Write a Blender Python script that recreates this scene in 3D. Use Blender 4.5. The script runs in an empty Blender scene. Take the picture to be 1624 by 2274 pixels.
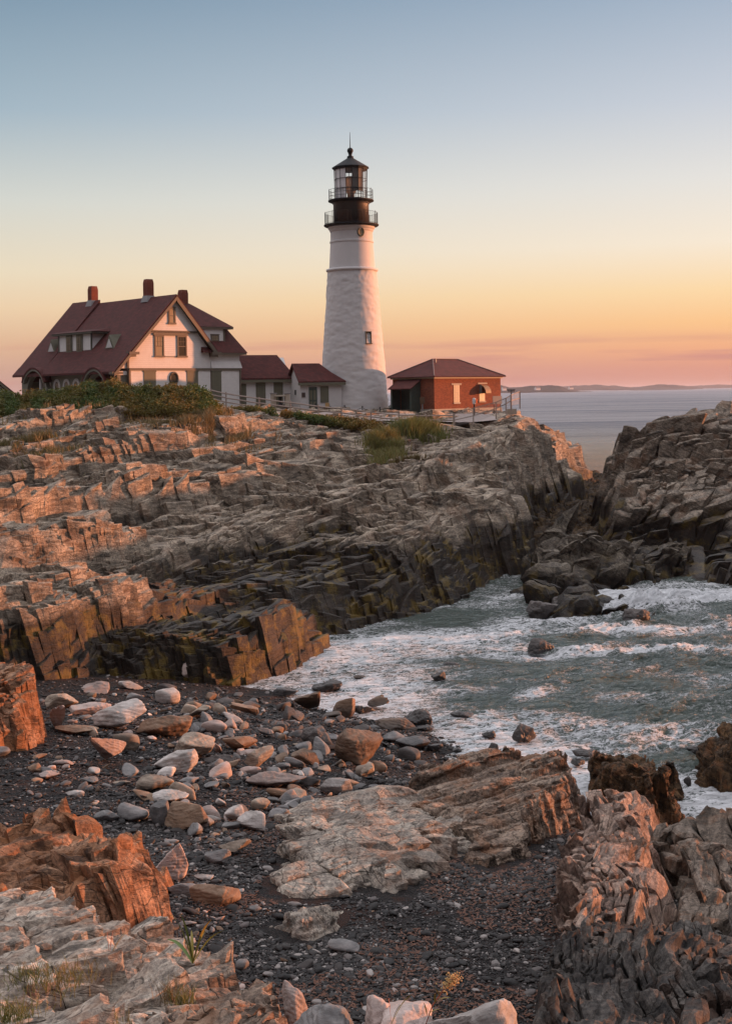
import bpy, math, random
import numpy as np
from mathutils import Vector, Matrix
sc = bpy.context.scene
COL = sc.collection
PI = math.pi
# ------------------------------------------------------------------ camera
F = 2862.0; ZC = 10.7; ROLL = math.radians(0.9); CX = 812.0; CY = 871.5; IH = 2273.0
cd = bpy.data.cameras.new('camera'); cam = bpy.data.objects.new('camera', cd); COL.objects.link(cam)
cam.location = (0, 0, ZC); cam.rotation_euler = (PI/2, ROLL, 0)
cd.sensor_fit = 'AUTO'; cd.sensor_width = 36; cd.lens = 36*F/IH
cd.shift_y = -(IH/2-CY)/IH; cd.clip_start = 0.5; cd.clip_end = 200000
sc.camera = cam
sc.view_settings.view_transform = 'Standard'; sc.view_settings.look = 'None'
sc.view_settings.exposure = 0.5; sc.view_settings.gamma = 1.0
sc.cycles.max_bounces = 6; sc.cycles.diffuse_bounces = 3; sc.cycles.glossy_bounces = 3
sc.cycles.transmission_bounces = 4; sc.cycles.volume_bounces = 0
sc.cycles.sample_clamp_direct = 5.0; sc.cycles.caustics_reflective = False; sc.cycles.caustics_refractive = False
# ------------------------------------------------------------------ light
SUN_AZ = math.radians(73.0); SUN_EL = math.radians(3.6)      # azimuth from +Y towards +X
sdir = Vector((math.sin(SUN_AZ)*math.cos(SUN_EL), math.cos(SUN_AZ)*math.cos(SUN_EL), math.sin(SUN_EL)))
sl = bpy.data.lights.new('sun', 'SUN'); so = bpy.data.objects.new('sun', sl); COL.objects.link(so)
so.rotation_euler = sdir.to_track_quat('Z', 'Y').to_euler(); so.location = (60, 60, 60)
sl.energy = 5.0; sl.angle = math.radians(0.6); sl.color = (1.0, 0.37, 0.16)
# ------------------------------------------------------------------ sky
def s2l(c):
    return tuple(((v/255)/12.92 if v/255 <= .04045 else ((v/255+.055)/1.055)**2.4) for v in c)+(1.0,)
world = bpy.data.worlds.new('World'); sc.world = world; world.use_nodes = True
wt = world.node_tree; wn = wt.nodes; wl = wt.links
for n in list(wn): wn.remove(n)
def ramp(nt, stops, interp='EASE'):
    r = nt.nodes.new('ShaderNodeValToRGB'); e = r.color_ramp.elements; r.color_ramp.interpolation = interp
    while len(e) > 1: e.remove(e[-1])
    e[0].position = stops[0][0]; e[0].color = stops[0][1]
    for p, c in stops[1:]:
        k = e.new(p); k.color = c
    return r
out = wn.new('ShaderNodeOutputWorld'); bg = wn.new('ShaderNodeBackground'); wl.new(bg.outputs[0], out.inputs[0])
bg.inputs['Strength'].default_value = 0.72
tc = wn.new('ShaderNodeTexCoord'); sep = wn.new('ShaderNodeSeparateXYZ'); wl.new(tc.outputs['Generated'], sep.inputs[0])
sky = wn.new('ShaderNodeTexSky'); sky.sky_type = 'NISHITA'; sky.sun_disc = False
sky.sun_elevation = SUN_EL; sky.sun_rotation = SUN_AZ; sky.air_density = 1.0; sky.dust_density = 1.5; sky.ozone_density = 1.5
def mth(nt, op, a, b=None, clamp=False):
    m = nt.nodes.new('ShaderNodeMath'); m.operation = op; m.use_clamp = clamp
    for i, v in enumerate((a, b)):
        if v is None: continue
        if isinstance(v, (int, float)): m.inputs[i].default_value = v
        else: nt.links.new(v, m.inputs[i])
    return m.outputs[0]
def mixc(nt, f, a, b, mode='MIX'):
    m = nt.nodes.new('ShaderNodeMix'); m.data_type = 'RGBA'; m.blend_type = mode
    for i, v in ((0, f), (6, a), (7, b)):
        if isinstance(v, (int, float)): m.inputs[i].default_value = v
        elif isinstance(v, tuple): m.inputs[i].default_value = v if len(v) == 4 else v+(1,)
        else: nt.links.new(v, m.inputs[i])
    return m.outputs[2]
zz = mth(wt, 'MULTIPLY', mth(wt, 'MAXIMUM', sep.outputs[2], 0.0), 2.5, True)     # 0..0.4 of sin(elevation)
EL = lambda y: min(1.0, max(0.0, math.sin(math.atan((871.5-y)/2862.0))*2.5))
warm = ramp(wt, [(0.0, s2l((214,150,134))), (EL(830), s2l((222,154,134))), (EL(785), s2l((244,176,134))), (EL(730), s2l((255,200,142))), (EL(660), s2l((255,220,170))),
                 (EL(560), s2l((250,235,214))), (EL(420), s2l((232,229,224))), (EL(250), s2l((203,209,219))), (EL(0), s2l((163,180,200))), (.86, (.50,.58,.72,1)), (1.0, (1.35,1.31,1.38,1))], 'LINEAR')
cool = ramp(wt, [(0.0, s2l((196,152,144))), (EL(820), s2l((206,164,146))), (EL(760), s2l((224,182,150))), (EL(680), s2l((238,209,173))), (EL(600), s2l((236,221,193))),
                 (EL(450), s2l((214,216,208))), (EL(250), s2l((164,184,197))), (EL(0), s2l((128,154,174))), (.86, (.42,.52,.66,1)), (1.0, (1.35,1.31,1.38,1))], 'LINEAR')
wl.new(zz, warm.inputs[0]); wl.new(zz, cool.inputs[0])  # top stop of both ramps raises the unseen zenith to brighten upward faces
side = mth(wt, 'MULTIPLY_ADD', sep.outputs[0], 1.75); wt.nodes[-1].inputs[2].default_value = 0.5
side.node.use_clamp = True
grad = mixc(wt, side, cool.outputs[0], warm.outputs[0])
# thin pink cloud bars low over the horizon
mp = wn.new('ShaderNodeMapping'); wl.new(tc.outputs['Generated'], mp.inputs[0]); mp.inputs['Scale'].default_value = (5, 5, 90)
nz = wn.new('ShaderNodeTexNoise'); nz.inputs['Scale'].default_value = 1.0; nz.inputs['Detail'].default_value = 4.0; wl.new(mp.outputs[0], nz.inputs[0])
cb = mth(wt, 'MULTIPLY', mth(wt, 'SUBTRACT', nz.outputs[0], 0.50), 7.0, True)
band = ramp(wt, [(0, (0,0,0,1)), (EL(845), (.5,.5,.5,1)), (EL(800), (1,1,1,1)), (EL(735), (.0,.0,.0,1))]); wl.new(zz, band.inputs[0])
grad = mixc(wt, mth(wt, 'MULTIPLY', mth(wt, 'MULTIPLY', cb, band.outputs[0]), 0.75), grad, s2l((205,142,134)))
nish = mixc(wt, 1.0, sky.outputs[0], (0.10, 0.10, 0.10), 'MULTIPLY')
fin = mixc(wt, 0.04, grad, nish)
# western sky low behind the camera, dim at sunrise, dimmed further to darken camera-facing faces
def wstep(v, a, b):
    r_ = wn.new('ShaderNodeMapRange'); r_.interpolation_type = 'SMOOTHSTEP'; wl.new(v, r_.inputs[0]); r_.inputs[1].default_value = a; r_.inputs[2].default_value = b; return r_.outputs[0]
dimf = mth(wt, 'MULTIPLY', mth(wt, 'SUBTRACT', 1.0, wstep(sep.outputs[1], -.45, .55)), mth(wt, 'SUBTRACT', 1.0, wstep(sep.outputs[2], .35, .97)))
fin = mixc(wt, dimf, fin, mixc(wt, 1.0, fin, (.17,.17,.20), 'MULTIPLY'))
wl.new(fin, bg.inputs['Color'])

# ------------------------------------------------------------------ numbers
def ray(x, y):
    a = (x-CX)/F; b = (CY-y)/F
    return (a*math.cos(ROLL)+b*math.sin(ROLL), 1.0, -a*math.sin(ROLL)+b*math.cos(ROLL))
def W(x, y, Y):
    d = ray(x, y); return (d[0]*Y, Y, ZC+d[2]*Y)
def G(x, y, z):
    d = ray(x, y); t = (z-ZC)/d[2]; return (d[0]*t, t, z)
rs = np.random.RandomState(7)
TAB = [rs.rand(256, 256).astype(np.float32) for _ in range(4)]
T3 = rs.rand(64, 64, 64).astype(np.float32)
def vn2(u, v, s=0):
    iu = np.floor(u).astype(np.int64); iv = np.floor(v).astype(np.int64)
    fu = (u-iu); fv = (v-iv); fu = fu*fu*(3-2*fu); fv = fv*fv*(3-2*fv)
    iu += s*37; iv += s*91; T = TAB[s % 4]
    a = T[iu & 255, iv & 255]; b = T[(iu+1) & 255, iv & 255]; c = T[iu & 255, (iv+1) & 255]; d = T[(iu+1) & 255, (iv+1) & 255]
    return (a*(1-fu)+b*fu)*(1-fv)+(c*(1-fu)+d*fu)*fv-0.5
def fbm2(u, v, o=4, s=0, g=0.5):
    r = 0; a = 1.0
    for k in range(o):
        r = r+a*vn2(u*2**k+k*17.3, v*2**k+k*5.1, s+k); a *= g
    return r
def vn3(x, y, z, s=0):
    I = [np.floor(q).astype(np.int64) for q in (x, y, z)]
    f = [q-i for q, i in zip((x, y, z), I)]; f = [q*q*(3-2*q) for q in f]
    I = [i+s*13+k*7 for k, i in enumerate(I)]
    r = 0
    for a in (0, 1):
        wa = f[0] if a else 1-f[0]
        for b in (0, 1):
            wb = f[1] if b else 1-f[1]
            for c in (0, 1):
                wc = f[2] if c else 1-f[2]
                r = r+T3[(I[0]+a) & 63, (I[1]+b) & 63, (I[2]+c) & 63]*wa*wb*wc
    return r-0.5
def worley(u, v, s=0):
    iu = np.floor(u).astype(np.int64); iv = np.floor(v).astype(np.int64)
    F1 = np.full(u.shape, 9.0, np.float32); F2 = F1.copy(); cu = np.zeros(u.shape, np.float32); cv = cu.copy(); r1 = cu.copy(); r2 = cu.copy()
    A, B, C, D = TAB
    for dx in (-1, 0, 1):
        for dy in (-1, 0, 1):
            x = iu+dx; y = iv+dy; xa = (x+s*31) & 255; ya = (y+s*57) & 255
            px = x+.5+.85*(A[xa, ya]-.5); py = y+.5+.85*(B[xa, ya]-.5)
            d = np.maximum(np.abs(u-px), np.abs(v-py)).astype(np.float32)
            m = d < F1
            F2 = np.where(m, F1, np.minimum(F2, d)); F1 = np.where(m, d, F1)
            cu = np.where(m, px, cu); cv = np.where(m, py, cv)
            r1 = np.where(m, C[xa, ya], r1); r2 = np.where(m, D[xa, ya], r2)
    return F1, F2-F1, cu, cv, r1, r2
def worley3(P, s=0):
    """blocky 3-D cells: offset to the cell centre, border distance, three randoms per cell"""
    I = np.floor(P).astype(np.int32); n = len(P)
    F1 = np.full(n, 9.0, np.float32); F2 = F1.copy(); D = np.zeros((n, 3), np.float32); K = np.zeros(n, np.int32)
    RT = W3T; f = P-I
    for dx in (-1, 0, 1):
        for dy in (-1, 0, 1):
            for dz in (-1, 0, 1):
                k = ((I[:, 0]+dx)*73856093 ^ (I[:, 1]+dy)*19349663 ^ (I[:, 2]+dz)*83492791) + s*7919
                k = (k ^ (k >> 13)) & 65535
                q = f-RT[k, :3]; q[:, 0] -= dx; q[:, 1] -= dy; q[:, 2] -= dz
                d = np.abs(q).max(1); m = d < F1
                F2 = np.where(m, F1, np.minimum(F2, d)); F1 = np.where(m, d, F1)
                D[m] = q[m]; K[m] = k[m]
    return D, F2-F1, RT[K, 3], RT[K, 4], RT[K, 5]
W3T = rs.rand(65536, 6).astype(np.float32); W3T[:, :3] = .5+.8*(W3T[:, :3]-.5)
def rbf(pts):
    P = np.array(pts, float); n = len(P); c = P[:, :2]
    D = np.sqrt(((c[:, None]-c[None])**2).sum(-1)+0.6)
    M = np.zeros((n+3, n+3)); M[:n, :n] = D+np.eye(n)*0.02; M[:n, n] = 1; M[n, :n] = 1; M[:n, n+1:] = c; M[n+1:, :n] = c.T
    w = np.linalg.solve(M, np.concatenate([P[:, 2], [0, 0, 0]]))
    def f(X, Y):
        s = X.shape; x = X.ravel(); y = Y.ravel(); r = np.empty(x.size)
        for i in range(0, x.size, 60000):
            xx = x[i:i+60000, None]; yy = y[i:i+60000, None]
            r[i:i+60000] = (np.sqrt((xx-c[:, 0])**2+(yy-c[:, 1])**2+0.6)@w[:n])+w[n]+w[n+1]*xx[:, 0]+w[n+2]*yy[:, 0]
        return r.reshape(s)
    return f
class Coarse:
    def __init__(s, f, x0, x1, y0, y1, n=260):
        s.b = (x0, x1, y0, y1); s.n = n
        X, Y = np.meshgrid(np.linspace(x0, x1, n), np.linspace(y0, y1, n)); s.g = f(X, Y)
    def __call__(s, X, Y):
        x0, x1, y0, y1 = s.b; n = s.n
        u = np.clip((X-x0)/(x1-x0)*(n-1), 0, n-1.001); v = np.clip((Y-y0)/(y1-y0)*(n-1), 0, n-1.001)
        i = u.astype(int); j = v.astype(int); fu = u-i; fv = v-j; g = s.g
        return (g[j, i]*(1-fu)+g[j, i+1]*fu)*(1-fv)+(g[j+1, i]*(1-fu)+g[j+1, i+1]*fu)*fv
def sdf(X, Y, poly):
    """signed distance, positive inside"""
    P = np.array([p[:2] for p in poly], float); d = np.full(X.shape, 1e9); ins = np.zeros(X.shape, bool)
    for k in range(len(P)):
        a = P[k]; b = P[(k+1) % len(P)]; e = b-a
        t = np.clip(((X-a[0])*e[0]+(Y-a[1])*e[1])/(e@e+1e-9), 0, 1)
        d = np.minimum(d, (X-a[0]-t*e[0])**2+(Y-a[1]-t*e[1])**2)
        c = (a[1] > Y) != (b[1] > Y)
        ins ^= c & (X < (b[0]-a[0])*(Y-a[1])/((b[1]-a[1]) if abs(b[1]-a[1]) > 1e-9 else 1e-9)+a[0])
    return np.sqrt(d)*np.where(ins, 1, -1)
# ------------------------------------------------------------------ meshes
def mesh_np(name, V, Fq, mat=None, smooth=False, attrs=None, parent=None):
    me = bpy.data.meshes.new(name); V = np.asarray(V, np.float32); Fq = np.asarray(Fq, np.int32)
    n, k = Fq.shape
    me.vertices.add(len(V)); me.vertices.foreach_set('co', V.ravel())
    me.loops.add(n*k); me.loops.foreach_set('vertex_index', Fq.ravel())
    me.polygons.add(n); me.polygons.foreach_set('loop_start', np.arange(n, dtype=np.int32)*k)
    if smooth: me.polygons.foreach_set('use_smooth', np.ones(n, bool))
    else: me.polygons.foreach_set('use_smooth', np.zeros(n, bool))
    me.update(calc_edges=True)
    for a, v in (attrs or {}).items():
        at = me.attributes.new(a, 'FLOAT', 'POINT'); at.data.foreach_set('value', np.asarray(v, np.float32).ravel())
    if mat: me.materials.append(mat)
    o = bpy.data.objects.new(name, me); COL.objects.link(o)
    if parent: o.parent = parent
    return o
class MB:
    def __init__(s): s.v = []; s.f = []
    def add(s, v, f):
        n = len(s.v); s.v += [tuple(p) for p in v]; s.f += [tuple(i+n for i in q) for q in f]; return s
    def box(s, a, b):
        x0, y0, z0 = a; x1, y1, z1 = b
        return s.add([(x0,y0,z0),(x1,y0,z0),(x1,y1,z0),(x0,y1,z0),(x0,y0,z1),(x1,y0,z1),(x1,y1,z1),(x0,y1,z1)],
                     [(0,3,2,1),(4,5,6,7),(0,1,5,4),(1,2,6,5),(2,3,7,6),(3,0,4,7)])
    def prism(s, A, B):
        n = len(A)
        return s.add(list(A)+list(B), [tuple(range(n)), tuple(range(2*n-1, n-1, -1))]+[(i, i+n, (i+1) % n+n, (i+1) % n) for i in range(n)])
    def ext(s, poly, axis, a, b):
        """polygon of 2-tuples extruded along axis 0/1/2"""
        def mk(p, t):
            p = list(p); p.insert(axis, t); return tuple(p)
        return s.prism([mk(p, a) for p in poly], [mk(p, b) for p in poly])
    def bar(s, p, q, w, h=None):
        h = h or w; p = Vector(p); q = Vector(q); d = (q-p).normalized(); up = Vector((0,0,1)) if abs(d.z) < .9 else Vector((0,1,0))
        r = d.cross(up).normalized()*w/2; u = r.normalized().cross(d)*h/2
        A = [p-r-u, p+r-u, p+r+u, p-r+u]; return s.prism(A, [a+(q-p) for a in A])
    def tube(s, pts, r, n=8, closed=False):
        pts = [Vector(p) for p in pts]; m = len(pts); V = []; Fc = []
        for i, p in enumerate(pts):
            a = pts[(i-1) % m] if (i or closed) else p; b = pts[(i+1) % m] if (i < m-1 or closed) else p
            d = (b-a).normalized(); up = Vector((0,0,1)) if abs(d.z) < .9 else Vector((1,0,0)); x = d.cross(up).normalized(); y = x.cross(d)
            rr = r[i] if isinstance(r, (list, tuple)) else r
            V += [p+(x*math.cos(2*PI*k/n)+y*math.sin(2*PI*k/n))*rr for k in range(n)]
        for i in range(m if closed else m-1):
            j = (i+1) % m
            Fc += [(i*n+k, i*n+(k+1) % n, j*n+(k+1) % n, j*n+k) for k in range(n)]
        if not closed: Fc += [tuple(range(n-1, -1, -1)), tuple((m-1)*n+k for k in range(n))]
        return s.add(V, Fc)
    def lathe(s, prof, n=32, c=(0,0,0), a0=0.0, cap=True):
        V = [(c[0]+r*math.cos(a0+2*PI*k/n), c[1]+r*math.sin(a0+2*PI*k/n), c[2]+z) for r, z in prof for k in range(n)]
        Fc = [(i*n+k, i*n+(k+1) % n, (i+1)*n+(k+1) % n, (i+1)*n+k) for i in range(len(prof)-1) for k in range(n)]
        if cap: Fc += [tuple(range(n-1, -1, -1)), tuple((len(prof)-1)*n+k for k in range(n))]
        return s.add(V, Fc)
    def build(s, name, mat, parent=None, smooth=False, bevel=0):
        me = bpy.data.meshes.new(name); me.from_pydata(s.v, [], s.f); me.materials.append(mat)
        me.polygons.foreach_set('use_smooth', [smooth]*len(me.polygons)); me.update()
        o = bpy.data.objects.new(name, me); COL.objects.link(o)
        if parent: o.parent = parent
        if bevel:
            b = o.modifiers.new('bevel', 'BEVEL'); b.width = bevel; b.segments = 2; b.limit_method = 'ANGLE'
        return o
def tag(o, label=None, cat=None, group=None, kind=None):
    if label: o['label'] = label
    if cat: o['category'] = cat
    if group: o['group'] = group
    if kind: o['kind'] = kind
    return o
def empty(name, loc, rz=0, **k):
    o = bpy.data.objects.new(name, None); COL.objects.link(o); o.location = loc; o.rotation_euler = (0, 0, rz); o.empty_display_size = .3
    return tag(o, **k)
# ------------------------------------------------------------------ materials
def mat(name):
    m = bpy.data.materials.new(name); m.use_nodes = True; nt = m.node_tree
    b = nt.nodes['Principled BSDF']; return m, nt, b
def noise(nt, vec, scale, detail=4, rough=.55, dist=0):
    n = nt.nodes.new('ShaderNodeTexNoise'); n.inputs['Scale'].default_value = scale; n.inputs['Detail'].default_value = detail
    n.inputs['Roughness'].default_value = rough; n.inputs['Distortion'].default_value = dist
    if vec is not None: nt.links.new(vec, n.inputs['Vector'])
    return n.outputs[0]
def coords(nt, kind='pos', rot=0.0, scale=(1,1,1), dip=0.0):
    if kind == 'pos': o = nt.nodes.new('ShaderNodeNewGeometry').outputs['Position']
    else: o = nt.nodes.new('ShaderNodeTexCoord').outputs['Object']
    if rot or scale != (1,1,1):
        a = nt.nodes.new('ShaderNodeMapping'); a.inputs['Rotation'].default_value = (0, 0, rot); nt.links.new(o, a.inputs[0])
        if dip:
            c = nt.nodes.new('ShaderNodeMapping'); c.inputs['Rotation'].default_value = (0, dip, 0); nt.links.new(a.outputs[0], c.inputs[0]); a = c
        b = nt.nodes.new('ShaderNodeMapping'); b.inputs['Scale'].default_value = scale; nt.links.new(a.outputs[0], b.inputs[0])
        return b.outputs[0]
    return o
def bump(nt, b, h, strength=.5, dist=.05, prev=None):
    n = nt.nodes.new('ShaderNodeBump'); n.inputs['Strength'].default_value = strength; n.inputs['Distance'].default_value = dist
    nt.links.new(h, n.inputs['Height'])
    if prev is not None: nt.links.new(prev, n.inputs['Normal'])
    nt.links.new(n.outputs[0], b.inputs['Normal']); return n.outputs[0]
def step(nt, v, a, b_):
    m = nt.nodes.new('ShaderNodeMapRange'); m.interpolation_type = 'SMOOTHSTEP'; nt.links.new(v, m.inputs[0])
    m.inputs[1].default_value = a; m.inputs[2].default_value = b_; return m.outputs[0]
def plain(name, col, rough=.6, var=.15, vs=3.0, bmp=0.0, bs=30, metal=0.0):
    m, nt, b = mat(name); v = coords(nt, 'obj'); n = noise(nt, v, vs, 5)
    c = mixc(nt, n, tuple(x*(1-var) for x in col), tuple(min(1, x*(1+var)) for x in col)); nt.links.new(c, b.inputs['Base Color'])
    b.inputs['Roughness'].default_value = rough; b.inputs['Metallic'].default_value = metal
    if bmp: bump(nt, b, noise(nt, v, bs, 3), bmp, .02)
    return m
def rock_mat(name, dark, mid, light, strike=25, wet=None, algae=0.0, rust=0.0, tilt=(1.0, 1.2, 5.0), patch=.5, dip=-28):
    m, nt, b = mat(name); L = nt.links
    P = coords(nt); S = coords(nt, 'pos', math.radians(strike), tilt)
    # mapping rotates by +strike about z: y' runs along the strike
    S2 = coords(nt, 'pos', math.radians(strike), (tilt[1], tilt[0]*.6, tilt[2]), math.radians(dip))
    big = noise(nt, P, patch, 5, .6); st = noise(nt, S2, 1.6, 7, .65, .4); fi = noise(nt, P, 14, 6, .7)
    r = ramp(nt, [(.30, dark+(1,)), (.46, mid+(1,)), (.60, light+(1,)), (.75, tuple(x*1.25 for x in light)+(1,))], 'LINEAR')
    L.new(mth(nt, 'ADD', mth(nt, 'MULTIPLY', big, .45), mth(nt, 'MULTIPLY', st, .55)), r.inputs[0])
    c = mixc(nt, 0.9, r.outputs[0], mixc(nt, step(nt, fi, .3, .7), (.34,.34,.35), (1.32,1.28,1.22)), 'MULTIPLY')
    stn = step(nt, noise(nt, coords(nt, 'pos', math.radians(strike+20), (1.0, .45, 1.6)), patch*1.6, 6, .68, .5), .53, .63)
    c = mixc(nt, mth(nt, 'MULTIPLY', stn, .75), c, tuple(x*.55 for x in dark))
    if rust:
        rn = step(nt, noise(nt, P, patch*1.7, 5, .6), .5, .62)
        c = mixc(nt, mth(nt, 'MULTIPLY', rn, rust), c, (.30,.13,.055))
    v = nt.nodes.new('ShaderNodeTexVoronoi'); v.feature = 'DISTANCE_TO_EDGE'; v.inputs['Scale'].default_value = 1.0
    dv = nt.nodes.new('ShaderNodeVectorMath'); dv.operation = 'ADD'; L.new(S2, dv.inputs[0])
    nn = nt.nodes.new('ShaderNodeTexNoise'); nn.inputs['Scale'].default_value = 2.0; L.new(P, nn.inputs[0]); 
    sc_ = nt.nodes.new('ShaderNodeVectorMath'); sc_.operation = 'SCALE'; sc_.inputs['Scale'].default_value = .8; L.new(nn.outputs['Color'], sc_.inputs[0]); L.new(sc_.outputs[0], dv.inputs[1])
    L.new(dv.outputs[0], v.inputs['Vector'])
    ck = step(nt, v.outputs['Distance'], 0.0, .028)
    at = nt.nodes.new('ShaderNodeAttribute'); at.attribute_name = 'crack'
    dirt = mth(nt, 'MAXIMUM', mth(nt, 'MULTIPLY', mth(nt, 'MULTIPLY', mth(nt, 'SUBTRACT', 1.0, ck), step(nt, big, .44, .56)), .8), mth(nt, 'MULTIPLY', at.outputs['Fac'], .0))
    c = mixc(nt, dirt, c, (.03,.025,.02))
    rough = .85
    sp = nt.nodes.new('ShaderNodeSeparateXYZ'); L.new(P, sp.inputs[0])
    if wet is not None:
        w0 = mth(nt, 'ADD', sp.outputs[2], mth(nt, 'MULTIPLY', mth(nt, 'SUBTRACT', noise(nt, P, .35, 4, .6), .5), 3.0))
        wm = mth(nt, 'SUBTRACT', 1.0, step(nt, w0, wet-.5, wet+.35))
        wc = mixc(nt, 1.0, c, (.125,.105,.09), 'MULTIPLY')
        wc = mixc(nt, .2, wc, (.014,.012,.010))
        c = mixc(nt, wm, c, wc)
        if algae:
            a0 = mth(nt, 'MULTIPLY', wm, step(nt, noise(nt, P, .9, 6, .7), .5, .62))
            c = mixc(nt, mth(nt, 'MULTIPLY', a0, algae), c, (.13,.085,.015))
        L.new(mth(nt, 'SUBTRACT', .85, mth(nt, 'MULTIPLY', wm, .30)), b.inputs['Roughness'])
    else: b.inputs['Roughness'].default_value = rough
    L.new(c, b.inputs['Base Color']); b.inputs['Specular IOR Level'].default_value = .25
    h = mth(nt, 'ADD', mth(nt, 'MULTIPLY', ck, .12), mth(nt, 'ADD', mth(nt, 'MULTIPLY', st, 1.0), mth(nt, 'MULTIPLY', fi, .35)))
    bump(nt, b, h, .8, .10)
    return m
# ------------------------------------------------------------------ rock surfaces
def frac(X, Y, base, strike, levels, seed=0, warp=1.0):
    s = math.radians(strike); ss, cc = math.sin(s), math.cos(s)
    a0 = X*ss+Y*cc; b0 = X*cc-Y*ss
    a = a0+warp*1.3*fbm2(a0*.16, b0*.2, 3, seed+3); b = b0+warp*.9*fbm2(a0*.13, b0*.3, 3, seed+8)
    h = base(X, Y); crack = np.zeros(X.shape)
    for k, (La, Lb, amp, sb, sa, flat, cr) in enumerate(levels):
        e, d12, cu, cv, r1, r2 = worley(a/La, b/Lb, seed+k*5+1)
        da = a-cu*La; db = b-cv*Lb
        if flat:
            ca = a0-da; cb = b0-db
            Xc = ca*ss+cb*cc; Yc = ca*cc-cb*ss
            h = h+flat*(base(Xc, Yc)-base(X, Y))
        h = h+amp*2*(r1-.5)+(sb*(.5+r2))*db+(sa*(r1*2-.6))*da
        if cr:
            w = np.exp(-(d12*min(La, Lb)/cr)**2); h = h-w*cr*1.2; crack = np.maximum(crack, w*(1 if k < 9 else .5))
    return h, crack
L_HEAD = [(12, 5.5, .34, .11, .00, .45, .0), (5, 2.3, .17, .13, .02, .30, .10), (2.2, 1.1, .085, .13, .04, 0, .06), (.9, .5, .035, .12, .06, 0, .035), (.38, .24, .014, .1, .08, 0, 0)]
L_MID = [(5, 1.6, .09, .05, .0, .3, .05), (1.8, .7, .03, .06, .02, 0, .03), (.6, .3, .012, .06, .03, 0, .015), (.25, .14, .006, .05, .05, 0, 0)]
def fan(x0, x1, Y0, Y1, nc, nr, g=None):
    """grid that spreads with distance; g = optional power for row spacing"""
    t = np.linspace(0, 1, nr); Y = Y0*(Y1/Y0)**t
    u = np.linspace((x0-CX)/F, (x1-CX)/F, nc)
    U, YY = np.meshgrid(u, Y)
    U = U+(vn2(U*9000, YY*7, 1))*0.0; return U*YY, YY
def blur(A, n):
    for _ in range(n):
        B = A.copy(); B[1:-1] = (A[:-2]+2*A[1:-1]+A[2:])/4; A = B.copy(); A[:, 1:-1] = (B[:, :-2]+2*B[:, 1:-1]+B[:, 2:])/4
    return A
def frac3(P, N, strike, dip, levels, seed):
    """break a surface into jointed blocks: cells in a frame tilted with the bedding"""
    s = math.radians(strike); d = math.radians(dip)
    A = np.array([math.sin(s), math.cos(s), 0]); B0 = np.array([math.cos(s), -math.sin(s), 0]); Z = np.array([0, 0, 1.0])
    B = B0*math.cos(d)+Z*math.sin(d); Cn = -B0*math.sin(d)+Z*math.cos(d)
    w = P+np.stack([vn3(P[:, 0]*.35, P[:, 1]*.35, P[:, 2]*.35, k+seed) for k in (1, 2, 3)], -1)*1.1
    L = np.stack([w@A, w@B, w@Cn], -1).astype(np.float32); disp = np.zeros(len(P)); crack = np.zeros(len(P))
    for k, (sa, sb, sc_, amp, tilt, cr) in enumerate(levels):
        S = np.array([sa, sb, sc_], np.float32)
        D, e, r1, r2, r3 = worley3(L/S, seed+k*3)
        D = D*S
        disp += amp*2*(r1-.5)+tilt*((r2-.5)*2*D[:, 0]+(r3-.5)*2*D[:, 1]+(r1*2-1)*.7*D[:, 2])
        if cr:
            q = np.exp(-(e*S.min()/cr)**2); disp -= q*cr*1.3; crack = np.maximum(crack, q*min(1, cr/.04))
    return P+N*disp[:, None], crack
B_HEAD = [(3.6, 2.4, 1.1, .22, .16, .07), (1.5, 1.0, .42, .10, .16, .045), (.6, .4, .17, .035, .14, .02)]
B_MID = [(1.6, 1.1, .30, .035, .05, .028), (.6, .4, .14, .014, .05, .013)]
B_LED = [(1.1, .75, .30, .06, .12, .025), (.42, .3, .12, .02, .12, .012), (.16, .12, .05, .007, .1, .005)]
B_FIN = [(1.8, .34, 1.1, .12, .16, .035), (.7, .15, .45, .045, .16, .018), (.28, .07, .2, .015, .14, .008)]
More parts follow.
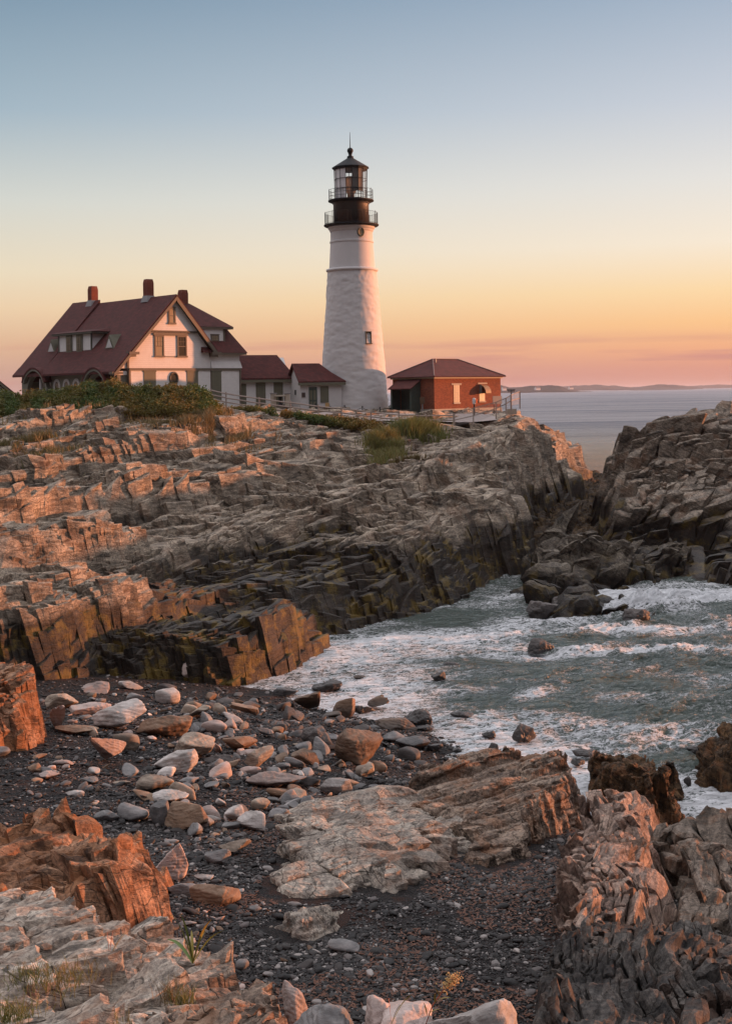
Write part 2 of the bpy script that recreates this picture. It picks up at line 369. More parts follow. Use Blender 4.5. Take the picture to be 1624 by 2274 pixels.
def rock_patch(name, poly, pts, strike, levels, m, ext, low=0.0, k=2.0, seed=0, warp=1.0, edge=.6, nz=.05, under=-.6, floor=None, post=None, kk=None, parent=None, xs=0.12, drop=None, blocks=None, dip=14, nb=2):
    """fractured rock: summit surface through pts, sides falling at the outline poly"""
    x0, x1, Y0, Y1, nc, nr = ext
    X, Y = fan(x0, x1, Y0, Y1, nc, nr)
    zs = [p[2] for p in pts]; f0 = rbf(pts); f = (lambda x, y: np.clip(f0(x, y), min(zs)-.3, max(zs)+.1)); C = Coarse(f, X.min()-6, X.max()+6, Y0-6, Y1+6)
    h, _ = frac(X, Y, C, strike, levels[:2], seed, warp)
    sd = sdf(X, Y, poly)
    e = worley(X/(edge*2.2)+3, Y/(edge*2.2), seed+2); e2 = worley(X/(edge*.8)+3, Y/(edge*.8), seed+4)
    sdw = sd+edge*(1.1*(e[4]-.5)+.9*fbm2(X*.35/edge, Y*.35/edge, 3, seed+5)+.45*(e2[4]-.5))
    kx = k if kk is None else kk(X, Y)
    side = (low if drop is None else h-drop)+kx*np.maximum(sdw, -1.5)+.25*edge*(e2[5]-.5)
    hh = np.minimum(side, h)
    if post: hh = post(X, Y, hh)
    hh = blur(hh, nb)
    V = np.stack([X, Y, hh], -1)
    du = np.gradient(V, axis=1); dv = np.gradient(V, axis=0); N = np.cross(du, dv); N /= np.linalg.norm(N, axis=2)[..., None]+1e-9
    N = blur(N, 3); N /= np.linalg.norm(N, axis=2)[..., None]+1e-9
    nr_, nc_ = X.shape; idx = np.arange(nr_*nc_).reshape(nr_, nc_)
    Fq = np.stack([idx[:-1, :-1], idx[:-1, 1:], idx[1:, 1:], idx[1:, :-1]], -1).reshape(-1, 4)
    keep = (sd > -1.0*edge-.25) & (hh > under)
    Fq = Fq[keep.ravel()[Fq].any(1)]
    used = np.unique(Fq); rm = np.full(nr_*nc_, -1, np.int64); rm[used] = np.arange(len(used))
    P = V.reshape(-1, 3)[used]; N = N.reshape(-1, 3)[used]
    P, crack = frac3(P, N, strike, dip, blocks or B_HEAD, seed)
    d = nz*2*(vn3(P[:, 0]*1.7, P[:, 1]*1.7, P[:, 2]*1.7, 5)+.5*vn3(P[:, 0]*4, P[:, 1]*4, P[:, 2]*4, 6)+.3*vn3(P[:, 0]*9, P[:, 1]*9, P[:, 2]*9, 7))
    P = P+N*d[:, None]
    o = mesh_np(name, P, rm[Fq], m, False, {'crack': crack})
    if parent: o.parent = parent
    return o, (lambda x, y: float(hh[np.abs(Y[:, 0]-y).argmin(), np.abs(X[np.abs(Y[:, 0]-y).argmin()]-x).argmin()]))

def kd_patch(name, poly, pts, strike, m, size, L1=8.0, amp=.12, bed=(0.0, .14), asp=(1.5, 1.0), fit=.35, tilt=.10, low=-.1, k=2.2, kk=None, drop=None, edge=.8, seed=0, lean=.25, gap=.012, nz=.03, post=None, warp=.8, wpow=1.0, stop=.12, ampf=None, skew=.22, sub=.55, szv=2.4, under=-.8, depth=1.2, keepY=None, cham=.10, filler=.5, view=None):
    """jointed rock built of split blocks; size(y) = smallest block, pts = summit surface, poly = outline on the ground"""
    rn = random.Random(seed+5); s = math.radians(strike); ss, cc = math.sin(s), math.cos(s)
    zs = [p[2] for p in pts]; f0 = rbf(pts)
    bx = [p[0] for p in poly]; by = [p[1] for p in poly]; x0, x1, y0, y1 = min(bx)-2, max(bx)+2, min(by)-2, max(by)+2
    if view: x0, x1 = max(x0, view[0]), min(x1, view[1]); y0, y1 = max(y0, view[2]), min(y1, view[3])
    n_g = 420; gx, gy = np.meshgrid(np.linspace(x0-1, x1+1, n_g), np.linspace(y0-1, y1+1, n_g))
    h = np.clip(f0(gx, gy), min(zs)-.3, max(zs)+.15); sd = sdf(gx, gy, poly)
    sdw = sd+edge*(1.3*fbm2(gx*.3/edge, gy*.3/edge, 3, seed+5))
    side = (low if drop is None else h-drop)+(k if kk is None else kk(gx, gy))*np.maximum(sdw, -1.5)
    g = np.minimum(h, side)
    if post: g = post(gx, gy, g)
    szl = np.clip(2.0**(szv*fbm2(gx*.16/(size(60.)/.4), gy*.16/(size(60.)/.4), 2, seed+15)), .6, 2.3).tolist(); gl = g.tolist(); sl2 = sd.tolist(); ux = (n_g-1)/(x1-x0+2); uy = (n_g-1)/(y1-y0+2)
    def smp(T, x, y):
        u = min(max((x-x0+1)*ux, 0), n_g-1.001); v = min(max((y-y0+1)*uy, 0), n_g-1.001); i = int(u); j = int(v); u -= i; v -= j
        return (T[j][i]*(1-u)+T[j][i+1]*u)*(1-v)+(T[j+1][i]*(1-u)+T[j+1][i+1]*u)*v
    def H(a, b): return smp(gl, a*ss+b*cc, a*cc-b*ss)
    cs = [(x*ss+y*cc, x*cc-y*ss) for x in (x0, x1) for y in (y0, y1)]
    A0, A1, B0, B1 = min(c[0] for c in cs), max(c[0] for c in cs), min(c[1] for c in cs), max(c[1] for c in cs)
    leaves_ = []; st = [(A0, A1, B0, B1, None)]
    while st:
        a0, a1, b0, b1, pl = st.pop(); ac, bc_ = (a0+a1)/2, (b0+b1)/2; la, lb = a1-a0, b1-b0; X_, Y_ = ac*ss+bc_*cc, ac*cc-bc_*ss; S = max(la/asp[0], lb/asp[1]); R = max(la, lb)*.75
        if X_ < x0-R or X_ > x1+R or Y_ < y0-R or Y_ > y1+R: continue
        if S < L1:
            h0 = H(ac, bc_); sdv = smp(sl2, X_, Y_)
            if sdv < -R-edge*1.2-.4: continue
            e = .3*max(.3, min(la, lb)); gA = (H(ac+e, bc_)-H(ac-e, bc_))/(2*e); gB = (H(ac, bc_+e)-H(ac, bc_-e))/(2*e); steep = min(1, max(abs(gA), abs(gB))/1.6)
            am_ = amp*(1+.7*steep)*(ampf(X_, Y_) if ampf else 1)
            if pl is None: pl = (h0+rn.uniform(-1, 1)*am_*S**wpow*.6, .5*gA*(1-steep)+bed[0], .5*gB*(1-steep)+bed[1])
            else:
                pz = pl[0]; ft = fit+(.80-fit)*max(steep, 1.0 if ampf and ampf(X_, Y_) < .2 else 0.0)
                pl = (pz+ft*(h0-pz)+rn.uniform(-1, 1)*am_*S**wpow, pl[1]*.8+rn.uniform(-1, 1)*tilt*(1+1.6*steep)+.2*bed[0], pl[2]*.8+rn.uniform(-1, 1)*tilt*.8*(1+1.6*steep)+.2*bed[1])
            tg = size(Y_)*(1-.25*steep)*smp(szl, X_, Y_)
            if S < tg*1.6 or (S < tg*5 and rn.random() < stop*(1-steep)):
                if sdv > -.45*edge-.3 and pl[0] > under: leaves_.append((a0, a1, b0, b1)+pl+(S, steep))
                continue
        f = rn.uniform(.36, .64)
        if la/asp[0] > lb/asp[1]:
            am = a0+la*f; q = [(a0, am, b0, b1), (am, a1, b0, b1)]
        else:
            bm_ = b0+lb*f; q = [(a0, a1, b0, bm_), (a0, a1, bm_, b1)]
        for r in q:
            if pl is None: st.append(r+(None,))
            else:
                c1_, c2_ = (r[0]+r[1])/2, (r[2]+r[3])/2; st.append(r+((pl[0]+pl[1]*(c1_-ac)+pl[2]*(c2_-bc_), pl[1], pl[2]),))
    Lf = np.array(leaves_); VV = []; FF = []; CR = []; off = 0
    ac = (Lf[:, 0]+Lf[:, 1])/2; bc_ = (Lf[:, 2]+Lf[:, 3])/2; Yc = ac*cc-bc_*ss
    tgt = np.array([size(y) for y in Yc])*sub
    na_ = np.clip(np.ceil((Lf[:, 1]-Lf[:, 0])/tgt/min(asp[0], 1.6)), 1, 9).astype(int); nb_ = np.clip(np.ceil((Lf[:, 3]-Lf[:, 2])/tgt/asp[1]), 1, 9).astype(int)
    for na in range(1, 10):
        for nb in range(1, 10):
            sel = (na_ == na) & (nb_ == nb); K_ = int(sel.sum())
            if not K_: continue
            q = Lf[sel]; a0, a1, b0, b1, z0, ga, gb, S, stp = [q[:, i:i+1] for i in range(9)]; am = (a0+a1)/2; bm_ = (b0+b1)/2
            gp_ = gap*(.5+S); ch = cham*np.minimum(S, 1.2)
            per = [(i/na, 0.) for i in range(na)]+[(1., j/nb) for j in range(nb)]+[(1-i/na, 1.) for i in range(na)]+[(0., 1-j/nb) for j in range(nb)]
            per = np.array(per); np_ = len(per); U = per[:, 0][None]; Vv = per[:, 1][None]
            rows = [(-.0, .0), (.16, .0), (.45, .0), (1.0, 0), (1.9, 0)]; D = depth*(1+1.5*stp)
            A_ = []; B_ = []; Z_ = []; Q_ = []
            aw = a0+gp_+(a1-a0-2*gp_)*U; bw = b0+gp_+(b1-b0-2*gp_)*Vv
            zt = z0+ga*(aw-am)+gb*(bw-bm_)-ch*.9
            for r_, _ in rows: A_.append(aw); B_.append(bw); Z_.append(zt-r_*D); Q_.append(np.full(aw.shape, min(1, r_*1.2)))
            gu, gv = np.meshgrid(np.linspace(0, 1, na+1), np.linspace(0, 1, nb+1), indexing='ij'); gu = gu.ravel()[None]; gv = gv.ravel()[None]
            at_ = a0+gp_+ch+(a1-a0-2*gp_-2*ch)*gu; bt = b0+gp_+ch+(b1-b0-2*gp_-2*ch)*gv
            A_.append(at_); B_.append(bt); Z_.append(z0+ga*(at_-am)+gb*(bt-bm_)); Q_.append(np.zeros(at_.shape))
            A_ = np.concatenate(A_, 1); B_ = np.concatenate(B_, 1); Z_ = np.concatenate(Z_, 1); Q_ = np.concatenate(Q_, 1)
            B_ = B_+lean*(Z_-z0)
            nv = A_.shape[1]; ti = len(rows)*np_
            fq = []
            for r_ in range(len(rows)-1):
                for i in range(np_): fq.append((r_*np_+i, (r_+1)*np_+i, (r_+1)*np_+(i+1) % np_, r_*np_+(i+1) % np_))
            G_ = lambda i, j: ti+i*(nb+1)+j
            pt = [G_(i, 0) for i in range(na)]+[G_(na, j) for j in range(nb)]+[G_(na-i, nb) for i in range(na)]+[G_(0, nb-j) for j in range(nb)]
            for i in range(np_): fq.append((i, (i+1) % np_, pt[(i+1) % np_], pt[i]))
            for i in range(na):
                for j in range(nb): fq.append((G_(i, j), G_(i+1, j), G_(i+1, j+1), G_(i, j+1)))
            FF.append((np.array(fq)[None]+(np.arange(K_)*nv)[:, None, None]+off).reshape(-1, 4)); off += K_*nv
            VV.append(np.stack([A_, B_, Z_], -1).reshape(-1, 3)); CR.append(Q_.ravel())
    P = np.concatenate(VV); Fq = np.concatenate(FF); cr = np.concatenate(CR)
    wa = warp*1.0*fbm2(P[:, 0]*.14, P[:, 1]*.14, 3, seed+3); wb = warp*.8*fbm2(P[:, 0]*.14+5, P[:, 1]*.16, 3, seed+6)
    q_ = size(60.)/.4; wa += skew*q_*1.4*fbm2(P[:, 0]*.75/q_, P[:, 1]*.75/q_, 2, seed+9); wb += skew*q_*1.4*fbm2(P[:, 0]*.75/q_+4, P[:, 1]*.75/q_, 2, seed+12)
    a = P[:, 0]+wa; b = P[:, 1]+wb; z = P[:, 2]
    X = a*ss+b*cc; Y = a*cc-b*ss
    sc_n = np.clip(Y/60, .3, 1.3)
    j1 = np.stack([vn3(X/sc_n*1.1, Y/sc_n*1.1, z/sc_n*1.6, i+1)*1.5+vn3(X/sc_n*3, Y/sc_n*3, z/sc_n*4.2, i+4)*.9+vn3(X/sc_n*8, Y/sc_n*8, z/sc_n*11, i+7)*.5 for i in range(3)], -1)*(nz*2*sc_n)[:, None]
    wl_ = np.clip(cr, 0, 1); j1 *= (1+1.8*wl_)[:, None]
    qq = np.round(vn3(X/sc_n*.5, Y/sc_n*.5, z/sc_n*2.4, 9)*7)/7*.75*sc_n*wl_*(depth if depth < 1 else 1)*.7
    P = np.stack([X+qq, Y-qq, z], -1)+j1
    if filler is not None:
        n2 = 230; g2 = g[::2, ::2] if n_g > 300 else g; fx = gx[::2, ::2]; fy = gy[::2, ::2]; fz = g2-filler; nn = fx.shape[0]; ix = np.arange(fx.size).reshape(fx.shape)
        f2 = np.stack([ix[:-1, :-1], ix[:-1, 1:], ix[1:, 1:], ix[1:, :-1]], -1).reshape(-1, 4); kp = (sd[::2, ::2] > -.3) & (fz > under-.4); f2 = f2[kp.ravel()[f2].all(1)]
        Fq = np.concatenate([Fq, f2+len(P)]); P = np.concatenate([P, np.stack([fx, fy, fz], -1).reshape(-1, 3)]); cr = np.concatenate([cr, np.ones(fx.size)])
    o = mesh_np(name, P, Fq, m, False, {'crack': cr*.6})
    return o, (lambda x, y: smp(gl, x, y))

# ---- sea bed and beach base surface
BPTS = [G(460,1505,.02)[:2]+(.02,), G(600,1540,0)[:2]+(.03,), G(700,1575,0)[:2]+(0,), G(830,1600,0)[:2]+(0,), G(950,1640,0)[:2]+(0.03,), G(1000,1690,0), G(1120,1690,-.05), G(1300,1800,-.05), G(1480,1860,0), G(1620,1880,0),
        G(300,1500,.5), G(100,1530,1.0), G(-200,1560,1.4), G(0,1700,1.7), G(300,1650,1.25), G(600,1650,.75), G(850,1720,.55), G(300,1850,1.7), G(600,1850,1.5), G(850,1850,1.2),
        G(1100,1950,1.35), G(1250,1900,.9), G(1000,2100,1.75), G(600,2100,1.95), G(800,2230,2.05), G(1150,2200,1.9), G(300,2100,2.2), G(-200,2000,2.3), G(1350,2000,1.4), G(1600,2000,.9), G(1600,2200,1.6), G(1400,2250,1.9),
        (0, 55, -.8), (5, 50, -1.2), (12, 45, -1.2), (10, 60, -1.3), (25, 60, -2), (20, 38, -1), (3, 70, -.8), (-12, 52, .6), (-20, 45, 1.6), (-20, 30, 2.2), (-12, 14, 3.0), (0, 12, 2.6), (10, 12, 2.2), (16, 25, .3), (-10, 65, .6), (30, 90, -2.5), (-30, 70, 1.5)]
fb = rbf(BPTS); BC = Coarse(fb, -40, 40, 6, 95, 300)
def beach_z(x, y):
    return float(BC(np.array([x]), np.array([y]))[0])
def on_beach(x, y, dz=0.0):
    """where the line of sight through a photo point meets the beach"""
    d = ray(x, y); lo = 8.0
    for i in range(2400):
        Yy = 8+i*.03
        if ZC+d[2]*Yy < beach_z(d[0]*Yy, Yy)+dz: return (d[0]*Yy, Yy, beach_z(d[0]*Yy, Yy))
    return G(x, y, 0)
X, Y = fan(-700, 2400, 9, 80, 520, 620)
hb = BC(X, Y)+.05*fbm2(X*.8, Y*.8, 4, 2)+.02*fbm2(X*5, Y*5, 3, 3)
idx = np.arange(X.size).reshape(X.shape)
m, nt, b = mat('shingle'); L = nt.links; P = coords(nt)
v = nt.nodes.new('ShaderNodeTexVoronoi'); v.inputs['Scale'].default_value = 22; L.new(P, v.inputs['Vector'])
v2 = nt.nodes.new('ShaderNodeTexVoronoi'); v2.feature = 'DISTANCE_TO_EDGE'; v2.inputs['Scale'].default_value = 22; L.new(P, v2.inputs['Vector'])
r = ramp(nt, [(0, (.006,.005,.005,1)), (.5, (.016,.013,.012,1)), (.8, (.035,.028,.026,1)), (1, (.08,.066,.064,1))]); L.new(v.outputs['Color'], r.inputs[0])
weed = step(nt, noise(nt, P, .9, 6, .7), .52, .62)
c = mixc(nt, mth(nt, 'MULTIPLY', weed, .75), r.outputs[0], (.055,.018,.008)); c = mixc(nt, step(nt, v2.outputs['Distance'], 0, .12), (.008,.007,.007), c); L.new(c, b.inputs['Base Color'])
b.inputs['Roughness'].default_value = .75; b.inputs['Specular IOR Level'].default_value = .2; bump(nt, b, v2.outputs['Distance'], 1.0, .06); M_SHINGLE = m
beach = mesh_np('beach', np.stack([X, Y, hb], -1).reshape(-1, 3), np.stack([idx[:-1, :-1], idx[:-1, 1:], idx[1:, 1:], idx[1:, :-1]], -1).reshape(-1, 4), M_SHINGLE, True)
tag(beach, 'dark pebbly beach sloping down to the cove', kind='structure')

M_HEAD = rock_mat('headland_rock', (.045,.037,.03), (.20,.165,.13), (.50,.42,.33), 34, wet=2.95, algae=.85, rust=.15)
M_RHEAD = rock_mat('island_rock', (.035,.03,.025), (.14,.115,.092), (.36,.30,.24), 18, wet=2.7, algae=.7, rust=.2)
M_SLAB = rock_mat('slab_rock', (.08,.068,.058), (.26,.225,.195), (.46,.41,.35), 15, rust=.2, patch=.9)
M_SLAB2 = rock_mat('banded_rock', (.05,.038,.03), (.19,.14,.11), (.36,.28,.22), 15, rust=.35, patch=.9)
M_WEED = rock_mat('weedy_rock', (.02,.014,.01), (.055,.035,.02), (.13,.075,.035), 15, rust=.3, patch=2.0)
M_RUST = rock_mat('rusty_rock', (.05,.026,.017), (.24,.115,.06), (.42,.25,.16), 15, rust=.6, patch=.8)
M_PALE = rock_mat('pale_rock', (.10,.08,.066), (.33,.275,.23), (.56,.50,.43), 40, rust=.3, patch=1.0)
M_DARK = rock_mat('dark_rock', (.016,.015,.015), (.052,.048,.046), (.13,.118,.108), 15, rust=.10, patch=.9, dip=60)

# ---- main headland
def PL(*a): return [W(*p) if len(p) == 3 else p for p in a]
HPTS = PL((240,918,97),(0,925,95),(-300,925,95),(480,905,104),(240,960,90),(0,970,88),(420,940,95),(600,950,97),(760,960,99),
  (0,1050,80),(200,1040,81),(400,1030,83),(600,1040,86),(760,1010,92),(860,990,97),(960,958,103),(1010,950,105),
  (0,1150,70),(200,1150,71),(400,1130,74),(600,1130,77),(800,1090,81),(880,1060,84),(1000,1030,88),(1080,1000,92),(1140,960,98),(1165,915,104),(1120,935,104),
  (100,1190,59),(210,1215,59),(60,1260,54),(210,1300,57),(-200,1180,60),
  (300,1230,64),(400,1210,67),(600,1210,69),(750,1180,71),(850,1200,68),(940,1120,75),(1020,1080,82),
  (60,1380,47),(240,1370,49),(0,1400,45),(350,1330,54),(450,1370,51.5),(400,1290,58),(600,1260,64),(740,1290,60.5),(620,1330,56),(500,1400,50),(700,1325,58),(850,1260,63),
  (1180,950,112),(1250,955,125),(1200,1000,112),(1270,1000,135),(1230,1040,118),(1300,1010,145))
HPTS += [(-8,112,8.9),(-20,110,9.4),(-40,110,10),(0,108,8.35),(4,110,8.4),(9,112,8.5),(13,112,8.6),(6,106.5,8.1),(0,118,8.95),(8,125,8.8),(-7,118,9.3),(-14,125,9.4),(-30,135,9.8),(12,124,8.4),(14,120,7.8),(-60,110,9),(-60,80,6),(17,132,6),(20,140,6),(5,150,6),(-20,165,6)]
HOUT = [G(545,1500,.15), G(640,1470,.1), G(745,1395,0), G(775,1385,0), G(870,1372,0), G(950,1350,0), G(1080,1302,0), G(1120,1262,.2), G(1175,1200,.4), G(1215,1130,.8), (15.2,103,.8), (17.6,112,1), (20.5,125,1), (24,142,1), (22,156,0), (0,175,0), (-70,180,0), (-70,60,0), (-28,46,1.5), G(-60,1500,1.4), G(110,1495,1.1), G(250,1470,1.0), G(330,1500,.6), G(400,1490,.45), G(480,1500,.25)]
def hk(X, Y):
    return 1.6+1.6*np.clip((X-2)/6, 0, 1)+.6*np.clip((55-Y)/5, 0, 1)
def hpost(X, Y, h):
    # level ground round the buildings and the paved path
    plat = np.clip((Y-102.5+.08*X)/4, 0, 1)*np.clip((13.5-X)/2.0, 0, 1)
    ff = PLAT(X, Y)
    return h*(1-plat)+(ff+.05*fbm2(X*.7, Y*.7, 3, 2))*plat
PLAT = Coarse(rbf([(-6,105.5,8.1),(0,104,7.75),(5,103.5,7.35),(-12,108,8.7),(9,104.5,7.5),(-20,106,8.9),(-2,106,8.0),(-9,110,8.85),(11.5,105.2,8.1),(-40,112,9.9),(-20,110,9.5),(-12,112,9.3),(-6,112,9.0),(0,109,8.5),(5,107,8.15),(9,110,8.35),(13,112,8.6),(6,116,8.75),(12,124,8.75),(0,120,9.0),(-8,120,9.3),(-20,125,9.7),(-50,130,10),(0,170,6),(20,130,7)]), -80, 40, 90, 190, 120)
# blocks that stand up out of the shelves: (photo x, y, depth, length, width, height)
BUMPS = [(-12.6,57.5,5.5,2.6,1.1), (-3.2,54.6,6.5,1.5,1.0), (-14.5,47,3.0,2.2,.9), (-18,72,8,2.5,1.0), (-8,60,5,1.5,.45), (-11,49.5,4,1.6,.5), (-22,86,6,3,1.0), (-10,92,3,2,.8), (-4,94,3,1.6,.9), (12.6,104.5,2.6,1.0,.9), (2.0,97,3,1.6,.7)]
def hpost2(X, Y, h):
    s = math.radians(33); a = X*math.sin(s)+Y*math.cos(s); b = X*math.cos(s)-Y*math.sin(s)
    b = b+2.6*fbm2(a*.06, b*.10, 3, 21); a = a+2.5*fbm2(a*.08, b*.07, 3, 25)
    fb = (b/8.5) % 1.0; fa = (a/9.0) % 1.0; w = np.clip((102-Y)/6, 0, 1)*np.clip((h-.9)/1.5, .25, 1)
    dropb = np.clip((1-fb)/.10, 0, 1)*fb; dropa = np.clip(fa/.12, 0, 1)*(1-fa)
    h = h+w*(1.5*(dropb-.42)*(.5+1.2*np.clip(vn2(X*.07, Y*.07, 2)+.5, 0, 1))+1.0*(dropa-.42)*(.4+1.2*np.clip(vn2(X*.08+4, Y*.08, 1)+.5, 0, 1)))
    h = h-.30*np.clip((Y-93)/4, 0, 1)*np.clip((103-Y)/3, 0, 1)*np.clip((13-X)/2, 0, 1)
    s = math.radians(28); e = worley(X/1.1, Y/1.1, 6)
    for bx, by, la, lb, bh in BUMPS:
        a = (X-bx)*math.sin(s)+(Y-by)*math.cos(s); b = (X-bx)*math.cos(s)-(Y-by)*math.sin(s)
        # rises towards the seaward side and breaks off there
        fa = np.clip((1-np.abs(a)/la)*3+(e[4]-.5)*.5, 0, 1); fb2 = np.where(b < lb, np.clip((b+lb*1.5)/(2.5*lb), 0, 1), 0)+0*a
        brk = np.clip((lb+.35*(e[5]-.5)-b)/.22, 0, 1)
        h = h+bh*fa*np.clip((b+lb*1.5)/(2.5*lb), 0, 1)*brk
    return hpost(X, Y, h)
head, head_z = kd_patch('headland', HOUT, HPTS, 34, M_HEAD, lambda y: max(.27, y*.0060)*(.72 if y < 62 else 1), L1=13, sub=.42, amp=.15, ampf=lambda x, y: .10 if y > 102-.08*x and x < 13 else (.2 if y > 94 and x < 12 else (.85 if y > 80 and x < 0 else 1.0)), bed=(.0, .15), asp=(2.5, 1.0), fit=.33, tilt=.13, low=-.1, kk=hk, edge=.8, seed=2, lean=-.25, nz=.035, post=hpost2, warp=1.6, stop=.16, view=(-48, 27, 40, 160))
tag(head, 'grey rocky headland of broken ledges below the lighthouse', kind='structure')

# ---- floor of the narrow inlet
CH = [(11,76,-.5),(13,84,0.1),(13,90,.7),(17,98,.9),(16,110,1.1),(21,115,1.2),(24,140,1.5),(21,128,1.5),(28,150,.2),(20,104,1.2),(9,72,-.9),(26,125,1.5),(30,160,-1)]
COUT = [(9,70),(14,72),(18,84),(22,98),(30,115),(34,150),(22,155),(17,120),(12,98),(9,84)]
inl, _ = rock_patch('inlet_floor', COUT, CH, 18, [(4,1.8,.25,.05,0,0,.1),(1.5,.7,.15,.1,.05,0,.06),(.5,.3,.07,.1,.1,0,0)], rock_mat('wrack_floor', (.012,.009,.007), (.04,.026,.016), (.10,.06,.02), 15, patch=1.2), (1020, 1420, 66, 160, 330, 420), low=-.6, k=1.2, seed=3, under=-.7)
tag(inl, 'dark weed covered rock floor of the narrow inlet', kind='structure')

# ---- right headland
RPTS = PL((1320,1050,101),(1345,1000,99),(1400,950,97),(1475,940,100),(1560,918,104),(1624,915,106),(1900,915,106),
  (1340,1080,92),(1400,1030,92),(1480,1000,94),(1560,1000,94),(1624,990,95),(1330,1150,86),(1420,1110,85),(1520,1080,86),(1624,1070,87),
  (1340,1200,79),(1450,1180,79),(1560,1160,80),(1624,1150,80),(1450,1250,74.5),(1560,1245,74.5),(1640,1240,75),(1900,1240,75))
RPTS += [(26,112,8),(33,118,7.5),(45,110,7.5),(60,100,8),(40,125,5),(25,120,4),(28,72,4.2),(36,72,5),(43,72,5),(30,76,5),(38,84,7.5),(36,92,7.5),(46,90,7.5),(56,90,7.5),(50,80,8),(42,77,5)]
ROUT = [G(1300,1150,1.0), G(1340,1225,.2), G(1430,1290,0), G(1540,1290,0), G(1640,1300,0), (23.5,70.5,0), (26,68,0), (44,68,0), (72,88,0), (60,120,0), (40,140,0), (27,128,0), (21.5,110,.8), (17.8,100,.8)]
rh, _ = kd_patch('rocky_island', ROUT, RPTS, 18, M_RHEAD, lambda y: max(.34, y*.0078), L1=9, amp=.20, bed=(-.02, .12), asp=(1.6, 1.0), fit=.5, tilt=.30, skew=.5, sub=.42, filler=1.3, depth=2.0, stop=.12, low=-.1, k=2.6, edge=.9, seed=11, lean=.3, nz=.045, warp=1.6, view=(14, 70, 62, 125))
tag(rh, 'high broken rock mass across the narrow inlet', kind='structure')
# low rocks in front of it
FPTS = PL((1250,1212,72.5),(1330,1200,72.5),(1400,1262,71),(1290,1285,68),(1200,1285,69.5),(1190,1340,65),(1300,1340,64.5),(1390,1340,65.5),(1415,1300,69),(1250,1360,62.5))+[(12,80,.6),(17,82,1.4),(12,59,-.8),(18,60,-.8)]
FOUT = [G(1165,1290,0), G(1200,1250,0), (11.8,82), (17,86), (19.5,76), G(1440,1300,0), G(1440,1345,0), G(1425,1385,0), G(1300,1378,0), G(1180,1375,0), G(1165,1320,0)]
fr, _ = kd_patch('shore_rocks', FOUT, FPTS, 25, rock_mat('tidal_rock', (.028,.023,.02), (.085,.07,.055), (.22,.19,.15), 15, wet=1.2, algae=.5, patch=.8), lambda y: .62, L1=5, amp=.27, bed=(0, .08), asp=(1.4, 1.0), fit=.35, tilt=.34, skew=.5, sub=.3, low=-.1, k=2.4, edge=.7, seed=21, lean=.2, nz=.07, warp=1.2, cham=.2)
tag(fr, 'low dark rocks washed by the sea before the inlet', kind='structure')

def jag(label, outp, ctr, m, seed, P=None, amp=.24, strike=14, **k):
    pr = dict(L1=3.5, bed=(.03, .28), asp=(2.2, 1.0), fit=.42, tilt=.26, sub=.28, drop=1.3, k=5, edge=.2, lean=-.35, nz=.10, warp=.7, wpow=.95, stop=.16, skew=.35, depth=.9, cham=.12, filler=.35, under=.2); pr.update(k); szf = pr.pop('size', None) or (lambda y: y*.0105)
    o, f = kd_patch('rock_outcrop', (P[0] if P else [W(*p) for p in outp]), (P[1] if P else [W(*p) for p in ctr]), strike, m, szf, amp=amp, seed=seed, **pr)
    tag(o, label, 'rock'); return o
# ---- outcrops on the beach: every one a thing
def outcrop(label, poly, pts, m, ext, levels=L_MID, strike=15, group=None, blocks=None, **k):
    o, f = rock_patch('rock_outcrop', poly, pts, strike, levels, m, ext, blocks=blocks or B_MID, **k)
    tag(o, label, 'rock', group); return o, f
def BP(*a): return [on_beach(*p) for p in a]
o1 = BP((562,2002),(600,1930),(640,1870),(615,1835),(700,1795),(800,1775),(900,1800),(1000,1850),(1018,1900),(960,1950),(905,2012),(800,1985),(700,2008))
c1 = [(p[0], p[1], p[2]+.25) for p in BP((600,1985),(660,1880),(720,1820),(820,1800),(900,1830),(980,1870),(940,1940),(880,1990),(760,1900),(700,1970))]
c1 = [(x, y, z+(.22 if i in (5,6,8) else .05)) for i, (x, y, z) in enumerate(c1)]
jag('wide pale slab with thin cracks lying flat in the pebbles', None, None, M_SLAB, 31, amp=.028, strike=62, P=(o1, c1), size=lambda y: .26, L1=3, bed=(.0,.02), asp=(2.0,1), tilt=.03, low=1.3, drop=None, k=1.2, edge=.22, lean=-.3, nz=.075, sub=.3, depth=.4, stop=.25, cham=.08, fit=.7, filler=.15, under=.5, gap=.008)
o1b = BP((575,2062),(640,2032),(775,2018),(768,2060),(700,2095),(630,2092))
outcrop('small pale slab at the foot of the wide flat slab', o1b, [(x, y, z+.2) for x, y, z in o1b], M_SLAB, (565,790,18,24,260,160), low=1.7, k=1.0, seed=33, edge=.15, nz=.02, xs=.02, under=.5, strike=50)
o2 = BP((865,1765),(880,1840),(1000,1870),(1015,1915),(1090,1945),(1170,1920),(1215,1865))+[G(1272,1815,.6)]+PL((1285,1740,31.5),(1262,1690,33.6),(1180,1690,34.5),(1060,1690,34.8),(930,1735,33.8))
c2 = PL((880,1750,32.2),(940,1725,33),(1060,1680,34),(1180,1678,33.5),(1250,1690,32.5),(900,1810,29.2),(1000,1790,29.6),(1120,1770,29.4),(1230,1750,29.2),(1040,1880,26.2),(1150,1870,26.6),(1200,1820,27.3),(1100,1925,25.3))
outcrop('broad layered outcrop dipping from brown weedy crest to pebbles', o2, c2, M_SLAB2, (850,1300,23.5,38,560,640), low=.5, k=2.6, seed=35, edge=.3, nz=.03, xs=.06, under=-.3, strike=55, levels=[(5,1.3,.12,.10,.0,.35,.08),(1.8,.5,.055,.12,.03,0,.035),(.6,.22,.022,.1,.04,0,.018),(.25,.1,.008,.08,.06,0,0)])
